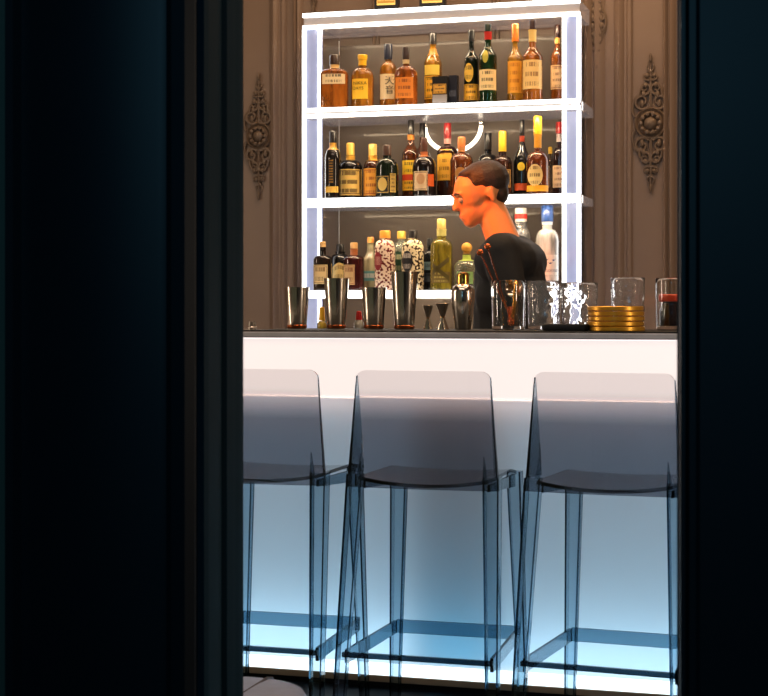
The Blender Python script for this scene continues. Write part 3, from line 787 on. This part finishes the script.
# --- lower shelf
L = 'liqueur_bottle'
CORK = (214, 170, 110)
bottle(L, 'dark bottle with cork and cream monogram label, first from left on the lower shelf', 6.11, Z3, 313.5, 332, 241.5, 290, 260, 255, 247.5, (40, 24, 12), CORK,
       [(314, 328.5, 265, 284, label_mat((232, 206, 150), (120, 84, 40), 2, True, .5))], n=3, dr=.85, neckw=.36, group=g3, capw=6.5, trans=.35)
bottle(L, 'black bottle with arched cream label behind the two corked bottles, lower shelf', 6.21, Z3, 330.5, 350, 244, 290, 260, 254, 252, BLK, (22, 20, 20),
       [(333.5, 347.5, 263, 281, label_mat((230, 200, 130), (120, 80, 30), 2, False), 'arch')], neckw=.5, group=g3, capw=8, trans=.1)
bottle(L, 'dark red bottle with cork and cream label, third on the lower shelf', 6.11, Z3, 343.5, 364.5, 242.5, 289, 260, 255, 249, (74, 18, 18), CORK,
       [(344.5, 356, 265, 285, label_mat((230, 196, 140), (150, 70, 40), 2, True))], n=2.4, neckw=.34, group=g3, capw=7.5, trans=.35, foil=(249, 255, (200, 120, 70)))
bottle(L, 'pale cream bottle with orange cap and teal label on the lower shelf', 6.195, Z3, 362.5, 379, 237, 289, 262, 250, 243, (226, 204, 160), (222, 150, 70),
       [(363, 378, 271, 281, label_mat((100, 160, 160), (230, 230, 220), 1, False, .4))], style='slope', neckw=.44, group=g3, capw=7, trans=.35)
def spotted(bg, fg, scl):
    m = bpy.data.materials.new('spotted_ceramic'); m.use_nodes = True
    nt = m.node_tree; b = nt.nodes['Principled BSDF']; b.inputs['Roughness'].default_value = .25
    tc = nt.nodes.new('ShaderNodeTexCoord'); v = nt.nodes.new('ShaderNodeTexNoise'); v.inputs['Scale'].default_value = scl; v.inputs['Detail'].default_value = .5
    r = nt.nodes.new('ShaderNodeValToRGB'); r.color_ramp.interpolation = 'CONSTANT'
    r.color_ramp.elements[0].color = lin(bg); r.color_ramp.elements[1].color = lin(fg); r.color_ramp.elements[1].position = .54
    nt.links.new(tc.outputs['Object'], v.inputs['Vector']); nt.links.new(v.outputs['Fac'], r.inputs['Fac']); nt.links.new(r.outputs['Color'], b.inputs['Base Color'])
    return m
bottle('gin_bottle', 'cream bottle with dark red spots and oval red label on the lower shelf', 6.11, Z3, 374.5, 395.5, 230.5, 289, 250, 240, 238.5, (250, 230, 210), (228, 150, 50),
       [(374.8, 383, 252, 271, label_mat((140, 22, 36), (230, 180, 160), 1, False), 'oval', 'oval_label')], neckw=.5, group=g3, capw=11, gl=spotted((248, 224, 200), (112, 30, 30), 105))
bottle('gin_bottle', 'clear bottle with green label and gold cap between the two spotted bottles', 6.21, Z3, 392, 411, 231, 289, 252, 242, 239, (206, 216, 196), (226, 176, 70),
       [(393, 404, 252, 274, label_mat((30, 70, 46), (200, 200, 160), 2, False))], neckw=.46, group=g3, capw=9, trans=.7)
bottle('gin_bottle', 'cream bottle with black spots and oval black label on the lower shelf', 6.11, Z3, 401.5, 424, 230, 289, 250, 240, 238.5, (250, 236, 206), (28, 24, 24),
       [(402.5, 414, 251, 272, label_mat((22, 18, 24), (210, 200, 190), 2, False, .5), 'oval', 'oval_label')], neckw=.42, group=g3, capw=8.5, gl=spotted((244, 226, 184), (58, 40, 26), 100))
bottle('vermouth_bottle', 'dark blue black bottle half hidden left of the tall yellow green bottle', 6.2, Z3, 423.5, 436, 238, 289, 258, 250, 246, (30, 38, 44), (26, 26, 30),
       [(424, 435, 262, 270, label_mat((120, 150, 160), INK, 1, False)), (424, 435, 273, 282, label_mat((70, 80, 90), INK, 2, False))], neckw=.4, group=g3, capw=6, trans=.3)
def diag(t, k, R, zf, surf):
    mb = MB()
    for sgn, zc in ((1, 266), (-1, 272)):
        vs = []; fs = []
        for i in range(9):
            x = -R * .75 + R * 1.5 * i / 8; zz = zf(zc) + sgn * x * .8
            for d in (-.010, .010): vs.append((x, surf(x, zz) - .0008, zz + d))
        fs = [(2 * i, 2 * i + 2, 2 * i + 3, 2 * i + 1) for i in range(8)]
        mb.add(vs, fs)
    mb.build('crossed_band', cmat((96, 84, 40), .4), t, fix=False)
bottle('tequila_bottle', 'tall yellow green bottle with crossed bands, tallest at the middle of the lower shelf', 6.115, Z3, 430.5, 452.5, 219, 290, 248, 239, 229, (196, 176, 60), (206, 170, 90),
       [(432, 451, 272, 283, label_mat((120, 100, 44), (220, 200, 110), 3, False))], n=3.2, dr=.8, neckw=.42, foil=(229, 236, (200, 190, 110)), group=g3, capw=9, trans=.6, extra=diag)
bottle('tequila_bottle', 'clear round bottle with gold ball stopper behind the cobbler shaker', 6.115, Z3, 453.5, 480, 242.5, 290, 268, 260, 254, (216, 224, 186), (224, 160, 60),
       [(458, 474, 272, 284, label_mat((150, 190, 110), (60, 90, 50), 2, False))], neckw=.3, foil=(255, 261, (186, 206, 90)), group=g3, capw=11, trans=.8, capshape='ball')
bottle('gin_bottle', 'clear bottle with red and white patterned cap behind the bartender\'s shoulder', 6.2, Z3, 511, 531, 208, 287, 240, 228, 222, (226, 226, 224), (236, 232, 228),
       [(512, 530, 250, 274, label_mat((236, 232, 226), (190, 50, 40), 3, False))], neckw=.62, foil=(214, 219, (206, 50, 40)), group=g3, capw=12, trans=.7)
def birds(t, k, R, zf, surf):
    mb = MB()
    for bx, bz, s in ((-.28, 262, 1), (.02, 259.5, 1.1), (.34, 263, 1), (.6, 260, .8), (-.52, 265, .8)):
        x = bx * R; z0 = zf(bz); w = .010 * s
        pts = [(-w, .003), (-.3 * w, -.001), (0, .002), (.3 * w, -.001), (w, .004), (.2 * w, -.005), (-.3 * w, -.005)]
        mb.add([(x + a, surf(x + a, z0 + b) - .0008, z0 + b) for a, b in pts], [(0, 1, 6), (1, 2, 5, 6), (2, 3, 5), (3, 4, 5)])
    mb.build('flying_birds', cmat((60, 84, 140), .5), t, fix=False)
bottle('vodka_bottle', 'frosted white bottle with blue neck, tall at the right end of the lower shelf', 6.15, Z3, 535.5, 559, 205.5, 288, 242, 229, 222, (236, 232, 222), (40, 74, 140),
       [(537, 558, 255, 275, mat('frosted_band', (232, 230, 226), .35))], style='round', neckw=.44, group=g3, capw=12, trans=.12,
       texts=[('GREY GOOSE', 547.3, 271, 2.6, (70, 84, 120))], foil=(222, 225, (226, 226, 230)), extra=birds)

# ------------------------------------------------------------------ things on the bar
zb = ZT + .0045
mx0, mx1 = xat(268, 5.0), xat(700, 5.0)
bm_ = MB().box(mx0, mx1, 4.74, 5.26, ZT + .0005, ZT + .004).build('bar_mat', RUBBER, bevel=.001); tag(bm_, 'thin black rubber mat running along the counter top', 'mat')
def bar_at(px, Y): return xat(px, Y), 1 / sc(px, Y)
def tin(px, w_top, w_bot, ytop, Y, label, name='shaker_tin', wpx=329.5, band=True):
    X, k = bar_at(px, Y)
    h = (wpx - ytop) * k; rt = w_top * k / 2; rb = w_bot * k / 2; th = .0012
    t = thing(name, label, 'shaker', (X, Y, zb), 0, 'shaker tins on the bar')
    prof = [(rb * .96, 0), (rb, .003)] + [(rb + (rt - rb) * i / 6, .003 + (h - .003) * i / 6) for i in range(1, 7)] + [(rt + .001, h), (rt - th, h - .001)] + [(rb - th + (rt - rb) * i / 4, .01 + (h - .012) * i / 4) for i in range(3, -1, -1)]
    MB().lathe(prof, 32).build('cup', STEELD, t, smooth=40)
    bh = .012
    MB().lathe([(rb + .0006, .002), (rb + .0014, .004), (rb + .0014 + (rt - rb) * bh / h, bh), (rb + .0004 + (rt - rb) * bh / h, bh + .001)], 32).build('base_reflection', COPPER, t, smooth=40)  # copper reflection at the foot of the tin, modelled as a ring
YT = 5.08
tin(297, 25, 19, 288, YT, 'steel shaker tin at the far left of the row')
tin(336.5, 25.5, 18, 279, YT, 'taller steel shaker tin, second from the left')
tin(374, 25, 19, 288, YT, 'steel shaker tin in front of the red spotted bottle')
tin(404.5, 27.5, 19.5, 272, YT - .02, 'tallest steel shaker tin, in front of the black spotted bottle')
def jigger(px, w, ytop, Y, label):
    X, k = bar_at(px, Y); h = (329 - ytop) * k; r = w * k / 2
    t = thing('jigger', label, 'jigger', (X, Y, zb), 0, 'steel jiggers')
    MB().lathe([(r * .92, 0), (r * .9, .002), (r * .3, h * .42), (r * .26, h * .46)], 24).build('lower_cup', STEELD, t)
    MB().lathe([(r * .26, h * .46), (r * .32, h * .5), (r * 1.0, h - .001), (r * .96, h), (r * .3, h * .55)], 24).build('upper_cup', STEELD, t)
    MB().lathe([(r * .3, h * .44), (r * .36, h * .45), (r * .36, h * .48), (r * .3, h * .49)], 20).build('ring', GOLD, t)
jigger(428, 11, 305, YT, 'steel jigger, the left one of the pair beside the tallest tin')
jigger(442.5, 14, 303, YT - .01, 'wider steel jigger, right of the pair, next to the cobbler shaker')
# little steel pourer at the left end
X, k = bar_at(252, 4.95)
t = thing('pourer_cap', 'tiny steel measuring cap alone at the left end of the counter', 'cap', (X, 4.95, ZT + .0005))
MB().lathe([(4.2 * k, 0), (4.2 * k, .012), (3.8 * k, .018), (3.8 * k, 8 * k), (3.2 * k, 9 * k)], 20).build('cup', mat('dull_steel', (120, 112, 104), .4, 1.0, noise=.1), t)
MB().lathe([(4.3 * k, .009), (4.6 * k, .011), (4.3 * k, .013)], 20).build('rim', STEELD, t)
# cobbler shaker
X, k = bar_at(463, 5.02)
h = (329.5 - 272) * k; r = 12.2 * k
t = thing('cobbler_shaker', 'rounded steel cobbler shaker with cap, left of the mixing glass', 'shaker', (X, 5.02, zb))
MB().lathe([(r * .62, 0), (r * .66, .003), (r * .82, h * .25), (r * .96, h * .48), (r, h * .58), (r * .97, h * .62)], 32).build('cup', STEELD, t)
MB().lathe([(r * .99, h * .62), (r * 1.0, h * .64), (r * .92, h * .71), (r * .7, h * .77), (r * .5, h * .79), (r * .46, h * .8)], 32).build('strainer_lid', STEELD, t)
MB().lathe([(r * .5, h * .80), (r * .5, h * .94), (r * .42, h * .985), (r * .2, h)], 24).build('cap', GOLD, t)

def cup(t, r0, r1, h, th=.0025, base=.012, m=CLEAR, name='glass_body', n=36, ripple=0):
    prof = [(r0 * .92, 0), (r0, .003)] + [(r0 + (r1 - r0) * i / 8 + ripple * math.sin(i * 2.4), .003 + (h - .005) * i / 8) for i in range(1, 9)] + [(r1 - th * .5, h)]
    prof += [(r1 - th, h - .002)] + [(r0 - th + (r1 - r0) * i / 8 + ripple * math.sin(i * 2.4), base + (h - base - .002) * i / 8) for i in range(7, -1, -1)] + [(.001, base)]
    return MB().lathe(prof, n).build(name, m, t, smooth=50)
def etched():
    m = bpy.data.materials.new('cut_glass'); m.use_nodes = True
    nt = m.node_tree; b = nt.nodes['Principled BSDF']
    b.inputs['Base Color'].default_value = (.97, .98, 1, 1); b.inputs['Roughness'].default_value = .02; b.inputs['Transmission Weight'].default_value = .95; b.inputs['IOR'].default_value = 1.46
    tc = nt.nodes.new('ShaderNodeTexCoord'); v = nt.nodes.new('ShaderNodeTexNoise'); v.inputs['Scale'].default_value = 34; v.inputs['Detail'].default_value = 1
    bp = nt.nodes.new('ShaderNodeBump'); bp.inputs['Strength'].default_value = .3; bp.inputs['Distance'].default_value = .012
    nt.links.new(tc.outputs['Object'], v.inputs['Vector']); nt.links.new(v.outputs['Fac'], bp.inputs['Height']); nt.links.new(bp.outputs['Normal'], b.inputs['Normal'])
    return m
CUT = etched()
def glass(px0, px1, ytop, ybot, Y, label, zbase=None, m=CUT, name='tumbler', group=None, cat='glass', taper=.94):
    X, k = bar_at((px0 + px1) / 2, Y); r = (px1 - px0) * k / 2; h = (ybot - ytop) * k
    t = thing(name, label, cat, (X, Y, zbase or zb), 0, group)
    cup(t, r * taper, r, h, m=m, ripple=.0006 if m is CUT else 0)
    return t, r, h, k
mg, r, h, k = glass(491, 526, 280, 329.5, 5.02, 'mixing glass holding a strainer and long bar spoons', m=CLEAR, name='mixing_glass')
MX, MY = mg.location.x, mg.location.y
# tools inside the mixing glass (each a thing of its own)
def bar_spoon(dx, bx, top, label, bowl):
    t = thing('bar_spoon', label, 'bar spoon', (MX + bx, MY, zb + .014), 0, 'copper bar tools')
    tx, tz = (top[0] - 508.5) * k - bx, (329.5 - top[1]) * k - .014
    A = Vector((0, dx, .0)); B = Vector((tx, dx, tz))
    d = B - A
    MB().tube([A + d * i / 6 for i in range(7)], .0022, 8).build('shaft', COPPER, t)
    hd = MB(); hd.ball(tuple(B), (.012, .007, .010)); hd.build('head', COPPER, t)
bar_spoon(.0, .012, (487, 246), 'copper bar spoon leaning left out of the mixing glass, right of the pair', True)
bar_spoon(-.010, .021, (480, 252), 'copper bar spoon leaning left out of the mixing glass, lower of the pair', True)
# julep strainer: a perforated bowl on a flat handle
t = thing('julep_strainer', 'gold julep strainer resting upright in the mixing glass', 'strainer', (MX + .012, MY + .012, zb + .016))
bw = MB()
M_ = Matrix.Translation((.004, 0, .115)) @ Matrix.Rotation(PI / 2 - .2, 4, 'X')
bw.lathe([(.004, -.013), (.014, -.011), (.024, -.005), (.029, .0), (.030, .001), (.027, .002), (.022, -.002), (.012, -.008), (.003, -.010)], 24, M_); bw.build('bowl', STEELD, t)
MB().tube([(.002, 0, .0), (.002, .0, .05), (.004, 0, .086)], [.005, .004, .004], 8, flat=.4).build('handle', GOLD, t)
t = thing('muddler', 'gold muddler with rounded end in the right side of the mixing glass', 'muddler', (MX + .018, MY - .016, zb + .014))
MB().tube([(-.004, 0, 0), (.003, 0, .06), (.010, 0, .118), (.0115, 0, .13), (.012, 0, .136)], [.0065, .006, .0095, .009, .003], 12).build('handle', GOLD, t)
MB().lathe([(.006, .001), (.0095, .006), (.0095, .018), (.006, .024)], 16, Matrix.Translation((-.004, 0, 0))).build('foot', COPPER, t)
t = thing('bar_coil', 'coiled copper wire strainer spring lying in the mixing glass bottom', 'spring', (MX + .012, MY - .02, zb + .013))
pts = []
for i in range(90):
    a = i * 2 * PI / 10; pts.append((.010 * math.cos(a), .006 * math.sin(a) - .002, .008 + .0006 * i))
MB().tube(pts, .0012, 5).build('wire', COPPER, t); MB().ball((0, -.002, .006), (.009, .006, .006)).build('end_cap', COPPER, t)

glass(527, 561, 280, 329, 5.02, 'cut glass tumbler standing next to the mixing glass, its foot on the mat')
mat_t = thing('service_tray', 'low black rubber tray at the counter edge under a cut glass', 'tray', (xat(566, 4.83), 4.83, ZT + .0045))
kk = 1 / sc(566, 4.83)
MB().lathe([(22 * kk, 0), (24 * kk, .006), (24 * kk, .018), (22.4 * kk, .021), (21 * kk, .020), (20.5 * kk, .010), (.002, .009)], 40, None, [4] * 7, .4).build('tray_body', RUBBER, mat_t)
MB().lathe([(20 * kk, .0095), (20 * kk, .011)], 40, None, [4] * 2, .38).build('inlay', mat('dark_rubber_inlay', (30, 30, 32), .5), mat_t)
glass(561, 598, 280, 327, 5.10, 'cut glass tumbler behind the black tray, left of the stacked coasters')
glass(611, 645, 278, 330, 5.16, 'cut glass tumbler rising behind the stack of gold coasters')
gt, r, h, k = glass(655.5, 690, 278, 330, 5.06, 'tall clear glass with an orange red band, at the right end', m=CLEAR)
jar = thing('spice_jar', 'small dark filled jar with orange red lid inside the right end glass', 'jar', (gt.location.x, gt.location.y, zb + .0135))
MB().lathe([(r * .70, 0), (r * .74, .004), (r * .74, .05), (r * .66, .062), (r * .66, .076)], 28).build('jar_body', gmat((60, 34, 26), .6), jar)
MB().lathe([(r * .76, .0765), (r * .80, .080), (r * .80, .096), (r * .74, .099)], 28).build('lid', cmat((232, 78, 40), .35), jar)
# gold coasters
GC = mat('gold_coaster', (214, 156, 48), .32, .6, noise=.25, nscale=60)
X, k = bar_at(616, 4.86)
for i in range(5):
    th = 4.9 * k
    ord_ = ['bottom', 'second from the bottom', 'middle', 'second from the top', 'top'][i]
    t = thing('coaster', 'round gold coaster, %s one of the stack of five' % ord_, 'coaster', (X + [.002, -.001, .001, .0, -.002][i], 4.86, zb + i * (th + .0004)), 0, 'stacked gold coasters')
    r = 28 * k
    MB().lathe([(r * .97, 0), (r, .002), (r, th - .003), (r * .97, th - .001), (r * .9, th - .0012), (r * .88, th - .003), (.002, th - .003)], 40).build('disc', GC, t)
    MB().lathe([(r * .4, th - .0028), (r * .42, th - .0014), (r * .5, th - .0014), (r * .52, th - .0028)], 30).build('raised_ring', GOLD, t)
# small squeeze bottle and red capped bottle between the tins
def small(px, w, ytop, ycap, Y, label, glassc, capc):
    X, k = bar_at(px, Y); h = (329.5 - ytop) * k; zc = (329.5 - ycap) * k; r = w * k / 2
    t = thing('squeeze_bottle', label, 'bottle', (X, Y, zb), 0)
    MB().lathe([(r * .95, 0), (r, .003), (r, zc * .55), (r * .75, zc * .85), (r * .6, zc)], 20).build('body', gmat(glassc, .3), t)
    MB().lathe([(r * .66, zc + .0005), (r * .62, zc + (h - zc) * .4), (r * .5, h * .96), (r * .3, h)], 20).build('cap', cmat(capc), t)
small(322, 10, 308, 322, 5.2, 'small bottle with tall yellow cap between two shaker tins', (200, 170, 60), (240, 186, 30))
small(359, 10, 312, 321, 5.2, 'small clear bottle with red cap between two shaker tins', (220, 214, 200), (206, 34, 30))

# ------------------------------------------------------------------ grey low seat at the lower left
GREY = mat('grey_upholstery', (136, 146, 174), .5, noise=.12, nscale=40, bump=.05)
Yp = 3.42; Xp = xat(232, Yp); k = 1 / sc(240, Yp)
zt_ = zat(689, 243, Yp)
pf = thing('low_seat', 'grey rounded low seat just inside the doorway at lower left', 'seat', (Xp, Yp, 0))
R = 78 * k
MB().lathe([(R * .9, .03), (R * .98, .05), (R, .12), (R, zt_ - .05), (R * .985, zt_ - .03), (R * .92, zt_ - .012), (R * .75, zt_ - .004), (R * .4, zt_), (.002, zt_ + .001)], 48).build('cushion', GREY, pf, smooth=60)
sm = MB()
xs = R * .22
sm.tube([(xs, R * .972 * q, zt_ - (.03 if abs(q) == 1 else .010 if abs(q) > .85 else .002)) for q in (-1, -.92, -.7, 0, .7, .92, 1)], .004, 6)
sm.tube([(R * .99 * math.cos(2 * PI * i / 48), R * .99 * math.sin(2 * PI * i / 48), zt_ - .034) for i in range(48)], .0035, 6, closed=True)
sm.build('piping', mat('dark_piping', (60, 56, 62), .5), pf)
MB().lathe([(R * .8, 0), (R * .82, .03)], 40).build('base', RUBBER, pf)

# ------------------------------------------------------------------ bartender
def capsule_pts(p0, p1, r0, r1):
    out = []
    for p, r in ((p0, r0), (p1, r1)):
        rr = r if isinstance(r, tuple) else (r, r, r)
        for k in range(1, 8):
            f = PI * k / 8 - PI / 2
            for i in range(14):
                a = 2 * PI * i / 14
                out.append((p[0] + rr[0] * math.cos(f) * math.cos(a), p[1] + rr[1] * math.cos(f) * math.sin(a), p[2] + rr[2] * math.sin(f)))
        out += [(p[0], p[1], p[2] - rr[2]), (p[0], p[1], p[2] + rr[2])]
    return out
def blend(name, parts, m, parent, voxel, smooth_it=4, M=None):
    """parts: capsules (p0,p1,r0,r1[,matrix]) fused into one continuous skin"""
    bm = bmesh.new()
    for p in parts:
        pts = capsule_pts(*p[:4]); mm = p[4] if len(p) > 4 else None
        vs = [bm.verts.new((mm @ Vector(q)) if mm else q) for q in pts]
        r = bmesh.ops.convex_hull(bm, input=vs)
        dead = [g for g in r['geom_interior'] if isinstance(g, bmesh.types.BMVert)]
        if dead: bmesh.ops.delete(bm, geom=dead, context='VERTS')
    me = bpy.data.meshes.new(name); bm.to_mesh(me); bm.free()
    o = bpy.data.objects.new(name, me); col.objects.link(o)
    rm = o.modifiers.new('r', 'REMESH'); rm.mode = 'VOXEL'; rm.voxel_size = voxel
    s = o.modifiers.new('s', 'SMOOTH'); s.iterations = smooth_it; s.factor = .5
    dg = bpy.context.evaluated_depsgraph_get()
    new = bpy.data.meshes.new_from_object(o.evaluated_get(dg)); new.name = name
    bpy.data.objects.remove(o); bpy.data.meshes.remove(me)
    new.materials.clear(); new.materials.append(m); new.shade_smooth()
    if M: new.transform(M)
    ob = bpy.data.objects.new(name, new); col.objects.link(ob); ob.parent = parent
    return ob
SKIN = mat('skin', (224, 148, 92), .5, noise=.05, nscale=40)
SHIRT = mat('black_shirt', (22, 23, 26), .75, noise=.2, nscale=70, bump=.05)
HAIR = mat('dark_brown_hair', (44, 30, 20), .55, noise=.4, nscale=140, bump=.3)
TROUS = mat('dark_trousers', (24, 24, 28), .8, noise=.15, nscale=60)
YPp = 5.66
kp = 1 / sc(485, YPp)
PX = xat(511, YPp)
man = thing('person', 'person in a black shirt with short dark hair, bending left behind the bar', 'person', (PX, YPp, 0))
# local frame: person faces -x; his left side is toward the camera (-y)
hx = xat(480, YPp) - PX; hz = zat(197, 484, YPp)            # head centre
HM = Matrix.Translation((hx, 0, hz)) @ Matrix.Rotation(math.radians(28), 4, 'Z') @ Matrix.Rotation(math.radians(-14), 4, 'Y') @ Matrix.Scale(.95, 4)
def H(*p): return p + (HM,)
head = [H((.022, 0, .035), (.022, 0, .035), (.095, .076, .082), (.095, .076, .082)),
        H((-.035, 0, .02), (-.035, 0, .02), (.062, .066, .085), (.062, .066, .085)),
        H((-.045, 0, -.045), (-.058, 0, -.083), (.046, .052, .045), (.028, .030, .024)),
        H((.015, .0, -.04), (-.04, 0, -.065), (.05, .06, .045), (.04, .047, .035)),
        H((-.096, 0, .012), (-.104, 0, -.022), (.008, .009, .01), (.014, .015, .011)),
        H((-.090, -.03, .028), (-.090, .03, .028), (.010, .02, .009), (.010, .02, .009)),
        H((-.088, -.012, -.053), (-.088, .012, -.053), (.008, .012, .006), (.008, .012, .006)),
        H((-.084, -.010, -.064), (-.084, .010, -.064), (.009, .012, .007), (.009, .012, .007)),
        H((.022, .078, .008), (.026, .080, -.022), (.016, .008, .018), (.010, .007, .010)),
        H((.022, -.078, .008), (.026, -.080, -.022), (.016, .008, .018), (.010, .007, .010))]
nb = Vector((-.02, 0, 1.40)); ntop = HM @ Vector((.03, 0, -.05))
SHL = [Vector((.0, s * .175, 1.375)) for s in (-1, 1)]
ELB = [Vector((.075, -.235, 1.10)), Vector((.03, .235, 1.10))]
WRI = [Vector((-.135, -.15, 1.0)), Vector((-.16, .13, 1.0))]
body = head + [(tuple(nb), tuple(ntop), (.062, .062, .062), (.055, .055, .055)),
    ((.0, -.10, 1.34), (.0, .10, 1.34), (.10, .09, .085), (.10, .09, .085)),
    ((.01, -.07, 1.22), (.01, .07, 1.22), (.115, .09, .10), (.115, .09, .10)),
    ((.03, -.06, 1.05), (.03, .06, 1.05), (.095, .08, .10), (.095, .08, .10)),
    ((.05, -.075, .93), (.05, .075, .93), (.105, .09, .09), (.105, .09, .09)),
    ((.01, 0, 1.30), (.04, 0, .95), (.10, .13, .08), (.09, .12, .08))]
for i, s in enumerate((-1, 1)):
    sh_, el, wr = SHL[i], ELB[i], WRI[i]
    body += [((0, s * .10, 1.37), tuple(sh_), .06, .056), (tuple(sh_), tuple(el), .052, .040), (tuple(el), tuple(wr), .040, .026)]
    hip = (.05, s * .09, .90); kn = (.03, s * .10, .48); an = (.06, s * .11, .09)
    body += [(hip, kn, .082, .056), (kn, an, .054, .036), (an, (-.10, s * .12, .035), .034, .026)]
    # hand: palm, four bent fingers, thumb from the side
    d = Vector((-1, .10 * -s, -.18)).normalized(); side = Vector((0, 1, 0)); dn = Vector((0, 0, -1))
    pc = wr + d * .05
    body += [(tuple(wr), tuple(wr + d * .075), (.024, .03, .016), (.026, .036, .014))]
    for q in range(4):
        b0 = wr + d * .085 + side * (-.027 + .018 * q)
        ln = (.036, .042, .039, .030)[q]
        b1 = b0 + d * ln + dn * .008; b2 = b1 + d * ln * .5 + dn * .022; b3 = b2 + dn * .020 - d * .004
        body += [(tuple(b0), tuple(b1), .0095, .009), (tuple(b1), tuple(b2), .009, .0085), (tuple(b2), tuple(b3), .0085, .0075)]
    t0 = wr + d * .03 - side * s * .028; t1 = t0 + d * .035 - side * s * .022 + dn * .012; t2 = t1 + d * .03 + dn * .006
    body += [(tuple(t0), tuple(t1), .012, .0105), (tuple(t1), tuple(t2), .0105, .008)]
blend('body', body, SKIN, man, .0062, 3)
# shirt
sp_ = [((.0, -.10, 1.345), (.0, .10, 1.345), (.116, .105, .092), (.116, .105, .092)),
    ((.01, -.07, 1.22), (.01, .07, 1.22), (.130, .105, .11), (.130, .105, .11)),
    ((.03, -.06, 1.05), (.03, .06, 1.05), (.112, .096, .11), (.112, .096, .11)),
    ((.05, -.075, .93), (.05, .075, .93), (.122, .105, .09), (.122, .105, .09)),
    ((.01, 0, 1.30), (.04, 0, .95), (.115, .145, .08), (.105, .135, .08)),
    ((-.012, 0, 1.31), (-.012, 0, 1.04), (.122, .14, .09), (.128, .14, .09)),
    ((-.012, 0, 1.40), (-.02, 0, 1.425), (.078, .082, .035), (.066, .070, .02))]
for i, s in enumerate((-1, 1)):
    sp_ += [((0, s * .09, 1.375), tuple(SHL[i]), .074, .070), (tuple(SHL[i]), tuple(ELB[i]), .068, .056), (tuple(ELB[i]), tuple(ELB[i].lerp(WRI[i], .75)), .056, .042)]
blend('shirt', sp_, SHIRT, man, .010, 5)
tp = []
for s in (-1, 1):
    tp += [((.05, s * .085, .90), (.03, s * .10, .48), .098, .074), ((.03, s * .10, .48), (.06, s * .11, .11), .074, .062)]
tp += [((.05, -.07, .92), (.05, .07, .92), (.118, .10, .08), (.118, .10, .08))]
blend('trousers', tp, TROUS, man, .012, 5)
for s in (-1, 1):
    blend('shoe', [((.08, s * .11, .055), (-.05, s * .118, .045), (.055, .046, .05), (.06, .046, .042)), ((-.05, s * .118, .04), (-.13, s * .122, .034), (.06, .046, .04), (.045, .038, .030))], RUBBER, man, .010, 3)
# hair: a cap over the skull, cut away from the face
hb = [((.034, 0, .056), (.034, 0, .056), (.099, .082, .080), (.099, .082, .080)),
      ((.066, 0, .0), (.066, 0, .0), (.048, .064, .052), (.048, .064, .052)),
      ((-.030, 0, .096), (.02, 0, .106), (.034, .052, .020), (.05, .055, .028))]
blend('hair', [(a, b, c, d) for a, b, c, d in hb], HAIR, man, .007, 2, HM)
for s in (-1, 1):
    e = MB().ball((-.0835, s * .031, .006), .0115); ob = e.build('eye', mat('eye_white', (190, 170, 150), .2), man); ob.data.transform(HM)
    e = MB().tube([(-.101, s * .014, .029), (-.101, s * .034, .034), (-.091, s * .052, .029)], [.003, .0035, .002], 6); ob = e.build('eyebrow', HAIR, man); ob.data.transform(HM)

# ------------------------------------------------------------------ lights
w = bpy.data.worlds.new('night'); scene.world = w; w.use_nodes = True
w.node_tree.nodes['Background'].inputs['Color'].default_value = (.012, .02, .028, 1)
w.node_tree.nodes['Background'].inputs['Strength'].default_value = .3
# warm downlights over the aisle and the bar
area('aisle_light', (-1.4, 5.55, 3.2), (0, 0, 0), 2.2, .25, 26, (255, 210, 162))
area('bar_light', (-1.1, 4.7, 3.2), (0, 0, 0), 2.4, .25, 12, (255, 218, 184))
area('wall_wash', (-.75, 5.9, 3.2), (math.radians(-12), 0, 0), 1.0, .15, 9, (255, 200, 140))
area('room_light', (-1.2, 3.4, 3.2), (math.radians(20), 0, 0), 2.0, .5, 12, (255, 222, 200))
# unseen area lights added left and right for streaks on the steel tins
area('streak_light', (XL + .06, 4.2, 1.7), (0, math.radians(-90), 0), 1.3, .16, 20, (255, 232, 206))
area('streak_light', (XR - .06, 4.0, 1.7), (0, math.radians(90), 0), 1.3, .16, 16, (255, 232, 206))
area('doorway_fill', (-.9, -.7, 2.3), (math.radians(72), 0, 0), 1.2, .6, 12.0, (120, 190, 225))  # added fill behind the camera, lifts the dark doorway
# warm lamp on the bartender's face
l = bpy.data.lights.new('warm_spot', 'SPOT'); l.energy = 260; l.color = lin((255, 118, 8))[:3]; l.spot_size = math.radians(13); l.spot_blend = .6; l.shadow_soft_size = .05
o = bpy.data.objects.new('warm_spot', l); col.objects.link(o)
o.location = (PX + hx - .75, 4.55, 2.5)
tgt = Vector((PX + hx, YPp, hz - .04)); o.rotation_euler = (tgt - Vector(o.location)).to_track_quat('-Z', 'Y').to_euler()
